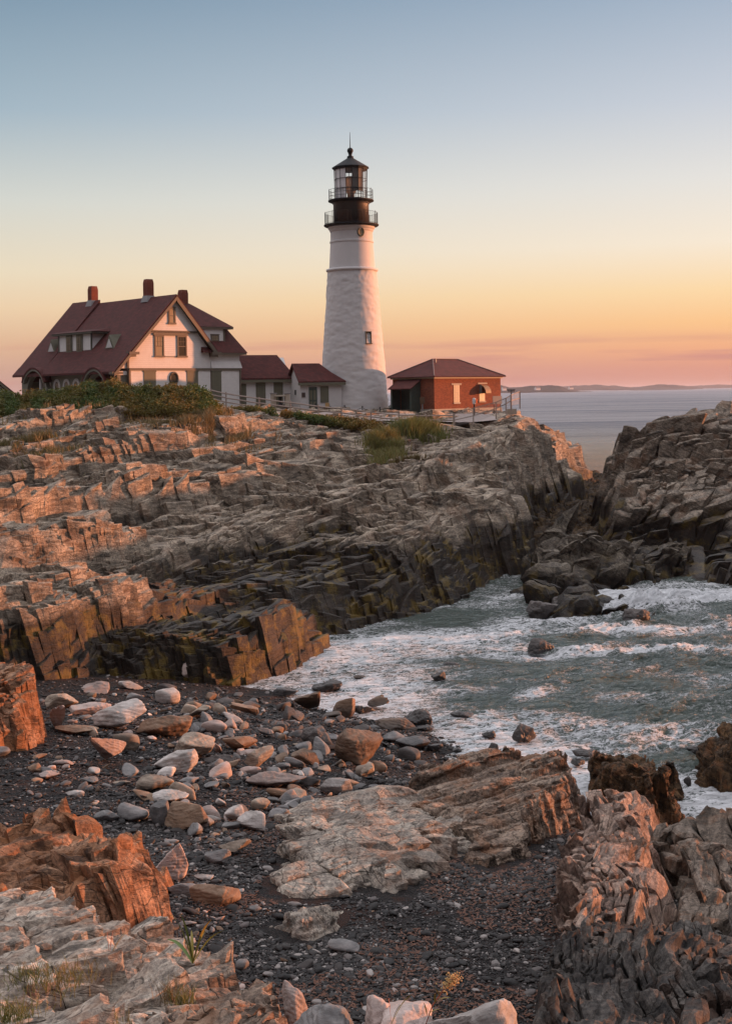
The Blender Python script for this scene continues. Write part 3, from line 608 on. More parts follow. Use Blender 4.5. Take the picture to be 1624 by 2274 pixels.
# seaweed-hung blocks right of it
o3 = [G(1318,1790,0), G(1305,1740,0), G(1400,1745,0), G(1500,1765,0), G(1510,1820,0), G(1440,1835,0.2)]
outcrop('dark weed hung rock behind the pinkish fin', o3, PL((1330,1745,30.5),(1400,1722,31.5),(1460,1712,31),(1490,1745,30),(1400,1760,29.5),(1330,1770,29.8)), M_WEED, (1295,1525,27.5,35.5,300,300), low=-.2, k=3.0, seed=41, blocks=B_LED, edge=.35, nz=.12, xs=.12, under=-.3)
o4 = [G(1560,1745,0), G(1545,1700,0), G(1600,1680,0), (12.5,38), (13,31), G(1640,1760,0)]
outcrop('weedy black rock at the right edge of the water', o4, PL((1570,1700,34),(1600,1672,34.5),(1640,1665,34),(1640,1710,33)), M_WEED, (1470,1760,30,39,260,260), low=-.2, k=2.2, seed=43, blocks=B_LED, edge=.4, nz=.12, xs=.12, under=-.3)
# rusty outcrop, left
o5 = PL((-260,1800,23.6),(0,1800,23.7),(60,1795,23.8),(160,1795,23.6),(235,1850,23.0),(300,1860,22.8))+BP((352,1960),(362,2010),(330,2050),(280,2080))+[(-7,16.5,2.4),(-12,17,2.4)]
c5 = PL((0,1870,22.5),(60,1800,23.2),(150,1790,23.2),(215,1850,22.6),(290,1850,22.0),(330,1900,21.5),(345,1960,21.0),(250,1930,20.4),(180,1930,20.3),(100,1900,20.8),(0,1990,18.5),(-150,1900,20.5),(-150,1800,23),(200,2010,18.6),(310,2010,19.8))
jag('rust orange outcrop with steep cracked faces on the left', None, None, M_RUST, 51, amp=.09, fit=.6, strike=38, P=(o5, c5), size=lambda y: .20, L1=3.0, bed=(.05,.22), asp=(1.5,1), tilt=.24, drop=1.7, k=6, edge=.25, lean=-.5, nz=.085, sub=.3, depth=1.2, stop=.22, cham=.10, under=.6)
# tall stack, far left
o6 = PL((-200,1480,37.2),(0,1470,37.0),(70,1470,36.7),(95,1510,36.2))+BP((104,1600),(108,1640),(60,1668),(0,1672),(-200,1680))
c6 = [(x, y, z-.25) for x, y, z in PL((-40,1462,36.3),(25,1460,36),(70,1470,35.7),(92,1505,35.3),(40,1500,34.8),(-100,1480,36),(-200,1500,36),(0,1560,33.4),(95,1600,33.8))]
jag('tall rust coloured rock stack at the left edge', None, None, M_RUST, 53, amp=.08, fit=.6, strike=25, P=(o6, c6), size=lambda y: .28, L1=3.0, bed=(.0,.12), asp=(1.3,1), tilt=.2, drop=2.0, k=6, edge=.3, lean=-.2, nz=.10, sub=.35, depth=1.8, stop=.1, cham=.10, under=.6)
# pale ledges nearest the camera, left
def near(label, outp, ctr, m, ext, low, seed=0, **k):
    jag(label, outp, ctr, m, seed, amp=.10, strike=62, size=lambda y: y*.0125, L1=1.8, bed=(.04, .12), asp=(1.7, 1), tilt=.16, drop=1.3, k=7, edge=.14, lean=-.3, nz=.085, sub=.22, depth=.7, stop=.25, cham=.09, fit=.4, filler=.25, under=1.0)
LN = [(2.0,.9,.08,.10,.04,.2,.0),(.8,.5,.03,.08,.04,0,.0),(.3,.15,.014,.12,.06,0,.01),(.12,.06,.005,.08,.08,0,0)]
near('large pale ledge stepping down to the pebbles at lower left', [(-400,1990,18.5),(0,1985,18.2),(150,1985,18.0),(260,2030,17.2),(365,2065,16.8),(375,2110,16.0),(330,2150,15.2),(240,2140,14.2),(100,2170,13.3),(-300,2180,12.8)],
     [(0,2000,17.8),(150,1995,17.6),(280,2050,16.8),(350,2080,16.4),(330,2110,15.8),(200,2060,15.8),(100,2080,15.2),(0,2080,15.2),(-200,2050,16),(-200,2150,13.4),(100,2145,13.9),(230,2120,14.6)], M_PALE, (-260,400,12.4,19,620,620), 1.8, k=4.0, levels=LN, strike=62, seed=61, edge=.16, nz=.02, xs=.03, under=.8)
near('pale block below the leaves with a torn right edge', [(190,2170,14.6),(230,2130,15.0),(330,2120,15.3),(450,2130,15.2),(480,2175,14.6),(470,2210,13.8),(380,2215,13.2),(260,2200,13.4),(190,2200,13.6)],
     [(220,2150,14.6),(330,2125,14.9),(440,2140,14.9),(460,2185,14.2),(330,2170,14.0),(240,2185,13.7),(400,2205,13.5)], M_PALE, (170,500,12.6,16,420,300), 2.0, k=3.5, levels=LN, strike=62, seed=63, edge=.14, nz=.02, xs=.03, under=.8)
near('tan ledge with fine grain at the very bottom left', [(-300,2180,13.3),(0,2175,13.2),(130,2200,12.8),(330,2215,12.6),(340,2300,11),(300,2420,9.8),(-300,2420,9.8)],
     [(-200,2190,13),(0,2190,12.8),(120,2215,12.4),(260,2225,12.2),(150,2270,11.2),(0,2270,11.2),(300,2290,11),(0,2400,10)], M_PALE, (-240,380,9.4,13.8,560,420), 2.4, k=3.0, levels=LN, strike=62, seed=65, edge=.14, nz=.02, xs=.03, under=1.2)
near('flat grey brown ledge along the bottom of the picture', [(330,2240,12.6),(400,2180,13.8),(500,2155,14.4),(620,2165,14.3),(662,2195,13.6),(640,2260,12.2),(600,2420,10.2),(300,2420,10.2)],
     [(380,2220,13),(500,2165,14.1),(610,2175,14),(640,2200,13.3),(500,2230,12.6),(400,2290,11.2),(560,2290,11.4),(450,2400,10.3)], M_SLAB2, (300,690,9.8,15,460,420), 2.4, k=3.0, levels=LN, strike=62, seed=67, edge=.13, nz=.02, xs=.03, under=1.2)
bk = [W(*p) for p in ((300,2330,12.0),(1180,2330,12.0),(1250,2420,10.5),(1300,2600,8),(200,2600,8))]
bo, _ = kd_patch('bank', bk, [(p[0], p[1], 4.15) for p in bk]+[(0,10,4.1)], 50, M_SLAB, lambda y: .16, L1=2, amp=.08, drop=1.2, k=3, edge=.2, under=1, nz=.05, sub=.5, filler=.3, asp=(1.5,1))
tag(bo, 'rocky bank at the photographer\'s feet', kind='structure')
# right-hand jagged rocks
M_FIN = rock_mat('fin_rock', (.05,.038,.032), (.23,.165,.135), (.44,.33,.27), 15, rust=.15, patch=.9, dip=60); M_BROWNW = rock_mat('brown_wall', (.03,.025,.02), (.12,.095,.075), (.28,.23,.19), 15, rust=.2, patch=.9, dip=60)
LJ = [(4.5,.8,.28,.30,.02,.3,.08),(1.6,.35,.15,.35,.05,0,.05),(.6,.16,.06,.3,.08,0,.02),(.22,.08,.02,.2,.1,0,0)]
jag('tall jagged pinkish fin of steep layers on the right', [(1290,1830,27.5),(1300,1765,29.5),(1400,1770,29.5),(1475,1800,28),(1472,1900,24.5),(1475,2000,21.8),(1440,2080,19.8),(1340,2110,18.8),(1250,2080,19),(1235,2000,20.8),(1270,1920,23.5)],
     [(1310,1770,28.8),(1380,1762,28.8),(1450,1790,27.6),(1310,1850,26),(1400,1830,26),(1460,1860,25),(1290,1950,22),(1380,1930,22.3),(1450,1960,21.6),(1270,2030,19.8),(1350,2060,19.2),(1430,2050,19.6)], M_FIN, 81)
jag('dark sloping layered rock mass at lower right', [(1235,2010,21.5),(1300,2030,20.6),(1400,2080,19.3),(1520,2060,19.5),(1800,2040,19.5),(1900,2420,11),(1400,2420,10.8),(1140,2420,10.8),(1120,2260,14.5),(1150,2170,17),(1190,2090,19)],
     [(1235,2040,20.2),(1180,2130,17.6),(1160,2220,15),(1300,2080,18.6),(1270,2160,16.5),(1240,2260,14),(1390,2080,18.3),(1380,2180,16),(1340,2280,13.6),(1500,2080,18),(1480,2150,16),(1500,2260,13.8),(1600,2090,17.8),(1620,2160,16),(1620,2260,13.8),(1350,2400,11.4),(1600,2400,11.4)], M_DARK, 83)
jag('upright brown rock wall beside the pinkish fin', [(1480,1900,25.5),(1500,1865,27),(1560,1840,28),(1800,1850,28),(1800,2080,19),(1600,2060,19.8),(1500,2050,20),(1475,1980,22)],
     [(1500,1895,25.2),(1530,1860,26.5),(1590,1840,27),(1640,1845,27),(1500,1950,23),(1560,1930,23.5),(1640,1930,23.5),(1520,2010,20.8),(1600,2020,20.6),(1700,2000,21)], M_BROWNW, 85)
# ------------------------------------------------------------------ sea
YN = np.concatenate([np.geomspace(23, 95, 900), np.geomspace(95.3, 400, 260)[1:], np.geomspace(410, 90000, 120)])
un = np.concatenate([np.linspace(-1.6, -.30, 40)[:-1], np.linspace(-.30, .34, 620), np.linspace(.34, 1.8, 60)[1:]])
U, Y = np.meshgrid(un, YN); X = U*Y
near_ = np.clip((150-Y)/60, 0, 1)*np.clip((.45-np.abs(U))/.1, 0, 1)
bz = BC(np.clip(X, -39, 39), np.clip(Y, 7, 94)); depth = np.maximum(-bz, 0)
a = .42; qx = X*math.cos(a)+Y*math.sin(a); qy = -X*math.sin(a)+Y*math.cos(a)
wx = qx+2.2*fbm2(X*.12, Y*.12, 3, 1); wy = qy+2.2*fbm2(X*.12+9, Y*.12, 3, 2)
def ridge(u, v, o, s):
    r = 0; g = 1
    for k in range(o):
        r = r+g*(1-2*np.abs(vn2(u*2**k+k*11, v*2**k, s+k))*1.4-.5); g *= .55
    return r
openw = np.clip((X-1.5)/9, 0, 1)*np.clip((Y-30)/6, .25, 1)
amp = (.06+.13*openw)*np.clip(.35+depth*1.2, .35, 1)
H = amp*(ridge(wx*.22, wy*.5, 2, 3)*1.1+ridge(wx*.8, wy*1.6, 4, 5)*.65)*near_
H += .10*near_*openw*np.sin(wy*.9+1.0)
# breaking crests and surge round the rocks: (x, y, rx, ry, rotation, height)
CR = [G(1450,1335,.3)[:2]+(1.7,1.2,.3,.95), G(1500,1318,.2)[:2]+(3.5,.9,0,.22), G(1590,1312,.2)[:2]+(4.0,.9,0,.18), G(1330,1395,.1)[:2]+(2.6,.8,.2,.12), G(1255,1440,.1)[:2]+(2.2,.7,.6,.14), G(1200,1530,.1)[:2]+(1.6,.6,.9,.10), G(1420,1440,.1)[:2]+(3.6,1.0,-.2,.14), G(860,1420,0)[:2]+(1.8,.8,.2,.08)]
foam = np.zeros_like(X)
for cx_, cy_, rx, ry, ro, hh_ in CR:
    dx = (X-cx_)*math.cos(ro)+(Y-cy_)*math.sin(ro); dy = -(X-cx_)*math.sin(ro)+(Y-cy_)*math.cos(ro)
    g = np.exp(-(dx/rx)**2-(dy/ry)**2); H += hh_*g*(1+1.3*fbm2(X*1.6, Y*1.6, 4, 9)); foam = np.maximum(foam, g*min(1, hh_*2.2+.35)*np.clip(.75+1.1*fbm2(X*.9, Y*1.3, 4, 14), 0, 1))
patches = fbm2(X*.22, Y*.4, 4, 12)
shallow = np.clip(1-depth/.75, 0, 1)
foam = foam+near_*np.clip(.26*shallow+.55*patches+.29+.03*(1-openw)+.02*openw, 0, .75)
foam += near_*np.clip((X-7.5)/2, 0, 1)*np.clip((36-Y)/3, 0, 1)*.45
H = H-.02
idx = np.arange(X.size).reshape(X.shape)
m, nt, b = mat('sea'); L = nt.links; P = coords(nt)
at = nt.nodes.new('ShaderNodeAttribute'); at.attribute_name = 'foam'
S = coords(nt, 'pos', -.35, (1.0, 1.9, 1.0))
nn = nt.nodes.new('ShaderNodeTexNoise'); nn.inputs['Scale'].default_value = .9; nn.inputs['Detail'].default_value = 5; L.new(S, nn.inputs[0])
sc_ = nt.nodes.new('ShaderNodeVectorMath'); sc_.operation = 'SCALE'; sc_.inputs['Scale'].default_value = 1.0; L.new(nn.outputs['Color'], sc_.inputs[0])
ad = nt.nodes.new('ShaderNodeVectorMath'); ad.operation = 'ADD'; L.new(S, ad.inputs[0]); L.new(sc_.outputs[0], ad.inputs[1])
def web(scale):
    v = nt.nodes.new('ShaderNodeTexNoise'); v.inputs['Scale'].default_value = scale; v.inputs['Detail'].default_value = 5; v.inputs['Roughness'].default_value = .62; L.new(ad.outputs[0], v.inputs['Vector'])
    return mth(nt, 'SUBTRACT', 1.0, mth(nt, 'MULTIPLY', mth(nt, 'ABSOLUTE', mth(nt, 'SUBTRACT', v.outputs[0], .5)), 13.0))
lace = mth(nt, 'MAXIMUM', web(1.5), mth(nt, 'SUBTRACT', web(4.2), .12))
fz = noise(nt, ad.outputs[0], 5.5, 6, .7)
f0 = mth(nt, 'ADD', mth(nt, 'MULTIPLY', mth(nt, 'MAXIMUM', lace, -1.2), .50), mth(nt, 'MULTIPLY', fz, .35))
fm = step(nt, mth(nt, 'ADD', f0, mth(nt, 'MULTIPLY', at.outputs['Fac'], 1.15)), .74, 1.06)
deep = mixc(nt, noise(nt, P, .3, 3), (.042,.062,.054), (.10,.13,.112))
col = mixc(nt, fm, deep, (.70,.72,.74)); L.new(col, b.inputs['Base Color'])
FARM = None; b.inputs['IOR'].default_value = 1.33
S2 = coords(nt, 'pos', -.35, (.55, 1.6, 1.0)); S3 = coords(nt, 'pos', .1, (.10, .34, 1.0)); S4 = coords(nt, 'pos', -.2, (.02, .09, 1.0))
n1 = noise(nt, S2, 2.2, 6, .62, .6); n3 = noise(nt, S3, 2.0, 6, .6, .3); n4 = noise(nt, S4, 1.0, 5, .6)
gp = nt.nodes.new('ShaderNodeSeparateXYZ'); L.new(P, gp.inputs[0])
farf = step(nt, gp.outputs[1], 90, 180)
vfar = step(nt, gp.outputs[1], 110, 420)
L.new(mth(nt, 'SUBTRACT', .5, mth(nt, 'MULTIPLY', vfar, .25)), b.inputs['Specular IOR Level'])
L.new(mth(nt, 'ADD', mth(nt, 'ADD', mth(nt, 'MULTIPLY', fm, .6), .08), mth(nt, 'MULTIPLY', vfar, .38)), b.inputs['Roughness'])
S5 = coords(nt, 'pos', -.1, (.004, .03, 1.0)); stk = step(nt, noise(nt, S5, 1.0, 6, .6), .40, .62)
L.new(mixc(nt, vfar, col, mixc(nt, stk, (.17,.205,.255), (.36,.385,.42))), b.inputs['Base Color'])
bn = nt.nodes.new('ShaderNodeBump'); bn.inputs['Distance'].default_value = .55; bn.inputs['Strength'].default_value = 1.0; L.new(mth(nt, 'ADD', n1, mth(nt, 'MULTIPLY', fm, .06)), bn.inputs['Height'])
b2 = nt.nodes.new('ShaderNodeBump'); b2.inputs['Distance'].default_value = 3.5; L.new(mth(nt, 'ADD', n3, mth(nt, 'MULTIPLY', n4, 2.0)), b2.inputs['Height']); L.new(farf, b2.inputs['Strength']); L.new(bn.outputs[0], b2.inputs['Normal']); L.new(b2.outputs[0], b.inputs['Normal'])
sea = mesh_np('sea', np.stack([X, Y, H], -1).reshape(-1, 3), np.stack([idx[:-1, :-1], idx[:-1, 1:], idx[1:, 1:], idx[1:, :-1]], -1).reshape(-1, 4), m, True, {'foam': foam.ravel()})
tag(sea, 'grey green sea with foam laced through the cove and open water to the horizon', kind='structure')

# ------------------------------------------------------------------ far shores
def land(name, label, D, prof, thick, m, seed):
    """wooded shore: silhouette points (photo x, height px over the waterline) at distance D"""
    xs = np.array([p[0] for p in prof], float); hs = np.array([p[1] for p in prof], float)
    n = 500; k = 26
    xp = np.linspace(xs[0], xs[-1], n); hp = np.interp(xp, xs, hs)*.68*D/F
    V = []
    for j in range(k):
        t = j/(k-1); d = D+thick*t; s = math.sin(PI*min(1, t*.5+.03)) if t < 1 else 1
        X_ = (xp-CX)/F*d; z = hp*min(1, .10+1.6*t)*(1 if t < .75 else (1-t)/.25+.0)
        z = z*(1+.35*fbm2(X_*.03/(D/2000), np.full(n, d)*.03/(D/2000), 4, seed))+hp*.16*(vn2(X_*.12/(D/2000), np.full(n, d*.12/(D/2000)), seed+1)+.2)*(t > .06)
        z = np.where(hp < .02, -1, z)-(2 if t == 0 else 0)
        V.append(np.stack([X_, np.full(n, d), z], -1))
    V = np.array(V); idx = np.arange(n*k).reshape(k, n)
    o = mesh_np(name, V.reshape(-1, 3), np.stack([idx[:-1, :-1], idx[:-1, 1:], idx[1:, 1:], idx[1:, :-1]], -1).reshape(-1, 4), m)
    return tag(o, label, kind='structure')
M_FAR = plain('far_woods', (.035,.035,.03), .95, .5, .02); M_FAR2 = plain('far_rock', (.12,.10,.09), .9, .3, .05)
land('far_hill', 'low wooded island far beyond the lighthouse', 9000, [(1210,0),(1240,14),(1300,16),(1335,17),(1370,12),(1400,9),(1425,11),(1460,15),(1500,14),(1530,9),(1548,6),(1560,0)], 250, M_FAR, 1)
land('far_hill', 'low wooded island on the horizon at the right', 12000, [(1508,0),(1515,8),(1550,11),(1590,13),(1620,11),(1700,12),(1900,8),(1990,0)], 300, M_FAR, 5)
land('far_shore', 'nearer wooded point with a rocky shore behind the brick building', 5000, [(1060,0),(1090,26),(1130,22),(1170,23),(1215,21),(1245,18),(1262,9),(1290,2.0),(1310,1.6),(1316,0)], 120, M_FAR, 9)
land('far_hill', 'faint low island between the two wooded ones', 16000, [(1430,0),(1440,4),(1500,6),(1540,5),(1600,0)], 300, M_FAR, 13)
land('far_shore', 'flat reef of rock far out at the foot of the island', 7000, [(1395,0),(1410,3),(1440,4),(1470,6),(1500,4),(1530,2),(1545,0)], 60, M_FAR2, 17)
land('far_hill', 'dark wooded point seen between the tower and the brick building', 520, [(845,0),(855,24),(866,42),(880,36),(895,22),(905,30),(960,20),(1000,0)], 60, M_FAR, 21)
land('far_hill', 'dark trees behind the house at the left edge', 420, [(-300,0),(-200,40),(-40,44),(20,50),(70,50),(110,44),(150,40),(240,30),(280,0)], 50, M_FAR, 25)
def cottage(x, y, D, w, h, label, roofc):
    px, py, pz = W(x, y, D); e = empty('cottage', (px, py, pz), .5, label=label, cat='house')
    MB().box((-w/2, -w*.3, 0), (w/2, w*.3, h*.6)).ext([(-w*.3,h*.6),(w*.3,h*.6),(0,h)], 0, -w/2+.02, w/2-.02).build('wall', M_CW, e)
    MB().prism([(-w/2-.4,-w*.38,h*.55),(w/2+.4,-w*.38,h*.55),(w/2+.4,0,h*1.03),(-w/2-.4,0,h*1.03)], [(-w/2-.4,-w*.38,h*.6),(w/2+.4,-w*.38,h*.6),(w/2+.4,0,h*1.08),(-w/2-.4,0,h*1.08)]).prism([(-w/2-.4,w*.38,h*.55),(w/2+.4,w*.38,h*.55),(w/2+.4,0,h*1.03),(-w/2-.4,0,h*1.03)], [(-w/2-.4,w*.38,h*.6),(w/2+.4,w*.38,h*.6),(w/2+.4,0,h*1.08),(-w/2-.4,0,h*1.08)]).build('roof', roofc, e)
    MB().box((-w*.25,-w*.1,h*.9), (-w*.18,w*.0,h*1.25)).build('chimney', M_CB, e)
M_CW = plain('cottage_white', (.75,.72,.68)); M_CR = plain('cottage_roof', (.15,.10,.09)); M_CB = plain('cottage_brick', (.3,.12,.07))
cottage(1192,866,4985,20,13,'tiny white cottage on the far wooded point, nearer the brick building', M_CR)
cottage(1266,864,4985,18,11,'tiny white cottage farther out along the far wooded point', M_CR)
cottage(1118,867,4985,16,15,'small pale house right beside the end of the brick building', M_CR)
# ------------------------------------------------------------------ buildings
def siding(name, col, pitch=.13, rough=.6):
    m, nt, b = mat(name); L = nt.links; v = coords(nt, 'obj'); s = nt.nodes.new('ShaderNodeSeparateXYZ'); L.new(v, s.inputs[0])
    f = mth(nt, 'FRACT', mth(nt, 'DIVIDE', s.outputs[2], pitch)); n = noise(nt, v, 2.5, 5)
    c = mixc(nt, n, tuple(x*.86 for x in col), tuple(min(1, x*1.08) for x in col)); c = mixc(nt, mth(nt, 'MULTIPLY', step(nt, f, .88, .97), .28), c, (.2,.19,.18))
    L.new(c, b.inputs['Base Color']); b.inputs['Roughness'].default_value = rough; bump(nt, b, mth(nt, 'SUBTRACT', 1.0, f), .5, .02); return m
def shingles(name, c1, c2, w=.3, h=.14):
    m, nt, b = mat(name); L = nt.links; v = coords(nt, 'obj'); s = nt.nodes.new('ShaderNodeSeparateXYZ'); L.new(v, s.inputs[0])
    cb = nt.nodes.new('ShaderNodeCombineXYZ'); L.new(mth(nt, 'ADD', s.outputs[0], s.outputs[1]), cb.inputs[0]); L.new(s.outputs[2], cb.inputs[1])
    k = nt.nodes.new('ShaderNodeTexBrick'); L.new(cb.outputs[0], k.inputs[0]); k.inputs['Color1'].default_value = c1+(1,); k.inputs['Color2'].default_value = c2+(1,); k.inputs['Mortar'].default_value = tuple(x*.4 for x in c1)+(1,)
    k.inputs['Scale'].default_value = 1.0; k.inputs['Brick Width'].default_value = w; k.inputs['Row Height'].default_value = h; k.inputs['Mortar Size'].default_value = .008; k.inputs['Bias'].default_value = 0
    c = mixc(nt, 1.0, k.outputs[0], mixc(nt, noise(nt, v, .9, 6, .65), (.6,.6,.6), (1.3,1.3,1.3)), 'MULTIPLY'); L.new(c, b.inputs['Base Color']); b.inputs['Roughness'].default_value = .9
    bump(nt, b, mth(nt, 'ADD', k.outputs['Fac'], noise(nt, v, 20, 3)), .5, .02); return m
M_WHITE = siding('white_clapboard', (.70,.68,.66)); M_WHITE2 = siding('white_shingle', (.70,.68,.66), .17)
M_ROOF = shingles('red_roof', (.062,.012,.010), (.105,.021,.018)); M_TAUPE = plain('taupe_trim', (.13,.105,.078), .6, .12); M_DTRIM = plain('dark_trim', (.07,.07,.052), .6)
M_SAGE = plain('sage_boards', (.13,.125,.085), .7); M_PORCH = siding('porch_boards', (.17,.165,.13), .14)
M_GLASS = plain('window_glass', (.05,.045,.03), .2, .3, 1.5); M_BLIND = plain('drawn_blind', (.30,.24,.15), .35, .25, 1.0)
M_BRICK = shingles('red_brick', (.33,.10,.05), (.20,.06,.035), .22, .075); M_CHIM = shingles('chimney_brick', (.26,.07,.04), (.19,.05,.03), .22, .075)
M_STONE = plain('pale_stone', (.42,.37,.30), .8, .2, 4, .3, 20); M_LEAD = plain('lead_flashing', (.22,.21,.21), .5); M_BLACK = plain('black_opening', (.02,.02,.018), .6)
M_PLASTER = plain('white_plaster', (.58,.56,.55), .7, .06, 2, .3, 8)
M_IRON = plain('black_iron', (.008,.011,.014), .8, .3, 5); M_GREEN = plain('green_boards', (.045,.065,.055), .6, .3, 4)
M_WOODF = plain('weathered_fence', (.36,.29,.25), .8, .3, 6, .3, 40)
K = .96
def sc3(p): return (p[0]*K, p[1]*K, p[2]*K)
class H3(MB):
    def build(s, *a, **k):
        s.v = [(x*K, y*K, (z-10.7)*K+10.7-HZ) for x, y, z in s.v]; return MB.build(s, *a, **k)
HZ = 9.1
house = empty('keepers_house', (-17.73*K, 120*K, HZ-.06), math.radians(42.8), label="large white shingled house with dark red roof and three brick chimneys", cat='house')
# walls
H3().ext([(-4.93,8.6),(4.07,8.6),(4.07,14.95),(0,19.75),(-4.93,14.75)], 1, 0, 18.0).build('wall', M_WHITE2, house)
H3().box((-4.95,-.06,8.6), (7.5,-.004,13.1)).build('ground_floor_cladding', M_WHITE, house)
H3().ext([(-3.05,16.72),(3.05,16.72),(0,19.85)], 1, -.12, -.005).build('gable_cladding', M_WHITE2, house)
sk = H3()
for i in range(40): sk.box((-3.0+i*.152,-.16,16.6), (-2.9+i*.152,-.02,16.74))
sk.box((-3.1,-.15,16.74), (3.1,-.02,16.8)).build('scalloped_edge', M_TAUPE, house)
H3().ext([(-6.45,13.3),(-4.95,13.3),(-4.95,14.8)], 1, .1, 1).box((-6.3,.1,12.7), (-4.97,1,13.05)).build('side_cladding', M_WHITE, house)
# roof slopes
sl_ = 1.044; th = .2
def slope(mb, p0, z0, p1, z1, q0, q1, t=.2):
    return mb.prism([(p0,q0,z0),(p1,q0,z1),(p1,q0,z1-t),(p0,q0,z0-t)], [(p0,q1,z0),(p1,q1,z1),(p1,q1,z1-t),(p0,q1,z0-t)])
rf = slope(slope(slope(H3(), 0, 20.18, -6.85, 13.02, -.5, 12.9), 0, 20.5, -6.2, 13.7, 12.9, 18.3, .3), 0, 20.18, 4.55, 15.05, -.5, 18.2)
slope(rf, -6.1, 13.8, -6.85, 13.02, 12.9, 18.4)
rf.build('roof', M_ROOF, house)
fb_ = H3()
for p0, z0, p1, z1, t in ((0.02,20.0,-6.85,12.84,.34), (0.0,20.0,4.58,14.84,.5)):
    fb_.prism([(p0,-.56,z0),(p1,-.56,z1),(p1,-.56,z1-t),(p0,-.56,z0-t)], [(p0,-.46,z0),(p1,-.46,z1),(p1,-.46,z1-t),(p0,-.46,z0-t)])
fb_.box((-5.25,-.6,14.55), (-4.2,-.02,14.78)).box((-5.1,-.5,14.35), (-4.5,-.02,14.55)).box((3.9,-.6,14.6), (4.95,-.02,14.85)).box((3.95,-.5,14.4), (4.6,-.02,14.6)).box((-7.0,-.5,12.75), (-5.9,.1,12.98))
fb_.build('bargeboard', M_TAUPE, house)
slope(H3(), 0.1, 19.7, 4.5, 14.7, -.44, -.02, .12).build('soffit', M_DTRIM, house)
tr = H3().box((-5.0,-.14,13.1), (7.62,-.061,13.32)).box((-5.05,-.13,8.6), (-4.85,-.061,13.1)).box((7.42,-.13,8.6), (7.6,-.061,13.1)).box((4.0,-.10,8.6), (4.12,-.061,13.1)).box((-5.12,-.02,8.6), (-4.96,.12,14.9))
tr.build('trim_boards', M_TAUPE, house)
def window(parent, p0, p1, z0, z1, q, fm, gl, nx=2, nz=4, fw=.13, cls=H3, lower=None):
    """sash window on a wall facing -q"""
    w = cls(); w.box((p0,q-.08,z0), (p0+fw,q,z1)).box((p1-fw,q-.08,z0), (p1,q,z1)).box((p0+fw,q-.08,z1-fw), (p1-fw,q,z1)).box((p0-.06,q-.12,z0-.06), (p1+.06,q,z0+fw*.7)).box((p0-.05,q-.11,z1), (p1+.05,q,z1+.06))
    o = w.build('window', fm, parent)
    cls().box((p0+fw,q-.03,z0+fw*.7), (p1-fw,q-.005,z1-fw)).build('pane', gl, o)
    s = cls(); a = p0+fw; b_ = p1-fw; c = z0+fw*.7; d = z1-fw; mid = (c+d)/2
    s.box((a,q-.06,mid-.035), (b_,q-.031,mid+.035))
    for i in range(1, nx): s.box((a+(b_-a)*i/nx-.015,q-.05,mid+.035), (a+(b_-a)*i/nx+.015,q-.031,d))
    for k in range(1, nz//2): s.box((a,q-.049,mid+(d-mid)*k/(nz//2)-.015), (b_,q-.031,mid+(d-mid)*k/(nz//2)+.015))
    s.build('glazing_bars', fm, o); return o
window(house, -.72, .06, 17.45, 18.95, -.12, M_TAUPE, M_BLIND, 1, 2)
window(house, -2.22, -1.18, 14.38, 16.35, -.005, M_TAUPE, M_BLIND, 3, 4)
window(house, .28, 1.35, 14.38, 16.35, -.005, M_TAUPE, M_GLASS, 3, 4)
H3().box((-2.35,-.12,16.35), (1.48,-.004,16.56)).build('window_head', M_TAUPE, house)
H3().box((-1.16,-.05,14.35), (.26,-.004,14.42)).build('window_sill', M_TAUPE, house)
for a_, b_ in ((-3.46,-2.16), (1.29,2.55), (4.14,5.25)): H3().box((a_,-.105,10.2), (b_,-.062,12.98)).box((a_-.06,-.13,12.98), (b_+.06,-.062,13.09)).build('shutter_panel', M_SAGE, house)
ov = H3(); ov.tube([(-.19+.44*math.cos(t), -.10, 12.35+.56*math.sin(t)) for t in np.linspace(0, 2*PI, 25)[:-1]], .10, 6, True); ovo = ov.build('oval_window', M_TAUPE, house)
H3().ext([(-.19+.42*math.cos(t), 12.35+.54*math.sin(t)) for t in np.linspace(0, 2*PI, 25)[:-1]], 1, -.09, -.062).build('pane', M_GLASS, ovo)
# wing
H3().box((4.07,.02,8.6), (7.55,8,14.75)).build('wing_wall', M_WHITE2, house)
H3().prism([(4.1,-.02,14.0),(7.58,-.02,14.0),(7.72,-.18,13.33),(4.1,-.18,13.33)], [(4.1,.3,14.0),(7.5,.3,14.0),(7.5,.3,13.33),(4.1,.3,13.33)]).build('flared_cladding', M_WHITE2, house)
H3().box((4.1,-.42,14.62), (8.1,8.4,14.8)).build('eave', M_TAUPE, house)
H3().prism([(3.0,-.45,14.8),(8.2,-.45,14.8),(8.2,8.5,14.8),(3.0,8.5,14.8)], [(3.0,1.6,17.2),(7.25,1.6,17.2),(7.25,7,17.2),(3.0,7,17.2)]).build('wing_roof', M_ROOF, house)
up = H3().prism([(2.0,.3,17.3),(7.15,.3,17.3),(7.15,7.5,17.3),(2.0,7.5,17.3)], [(1.6,3.4,19.7),(4.1,3.4,19.7),(4.1,6,19.7),(1.6,6,19.7)]); up.build('upper_roof', M_ROOF, house)
H3().box((2.4,.34,17.1), (7.1,7.4,17.3)).build('upper_eave', M_TAUPE, house)
dm = H3().box((3.6,.55,15.0), (6.15,3,17.1)).build('dormer', M_WHITE, house)
H3().box((6.02,.5,15.0), (6.2,.58,17.1)).box((3.5,.48,15.0), (6.25,.58,15.12)).build('dormer_trim', M_TAUPE, dm)
window(dm, 4.55, 5.5, 15.5, 16.55, .55, M_TAUPE, M_BLIND, 3, 4, .11)
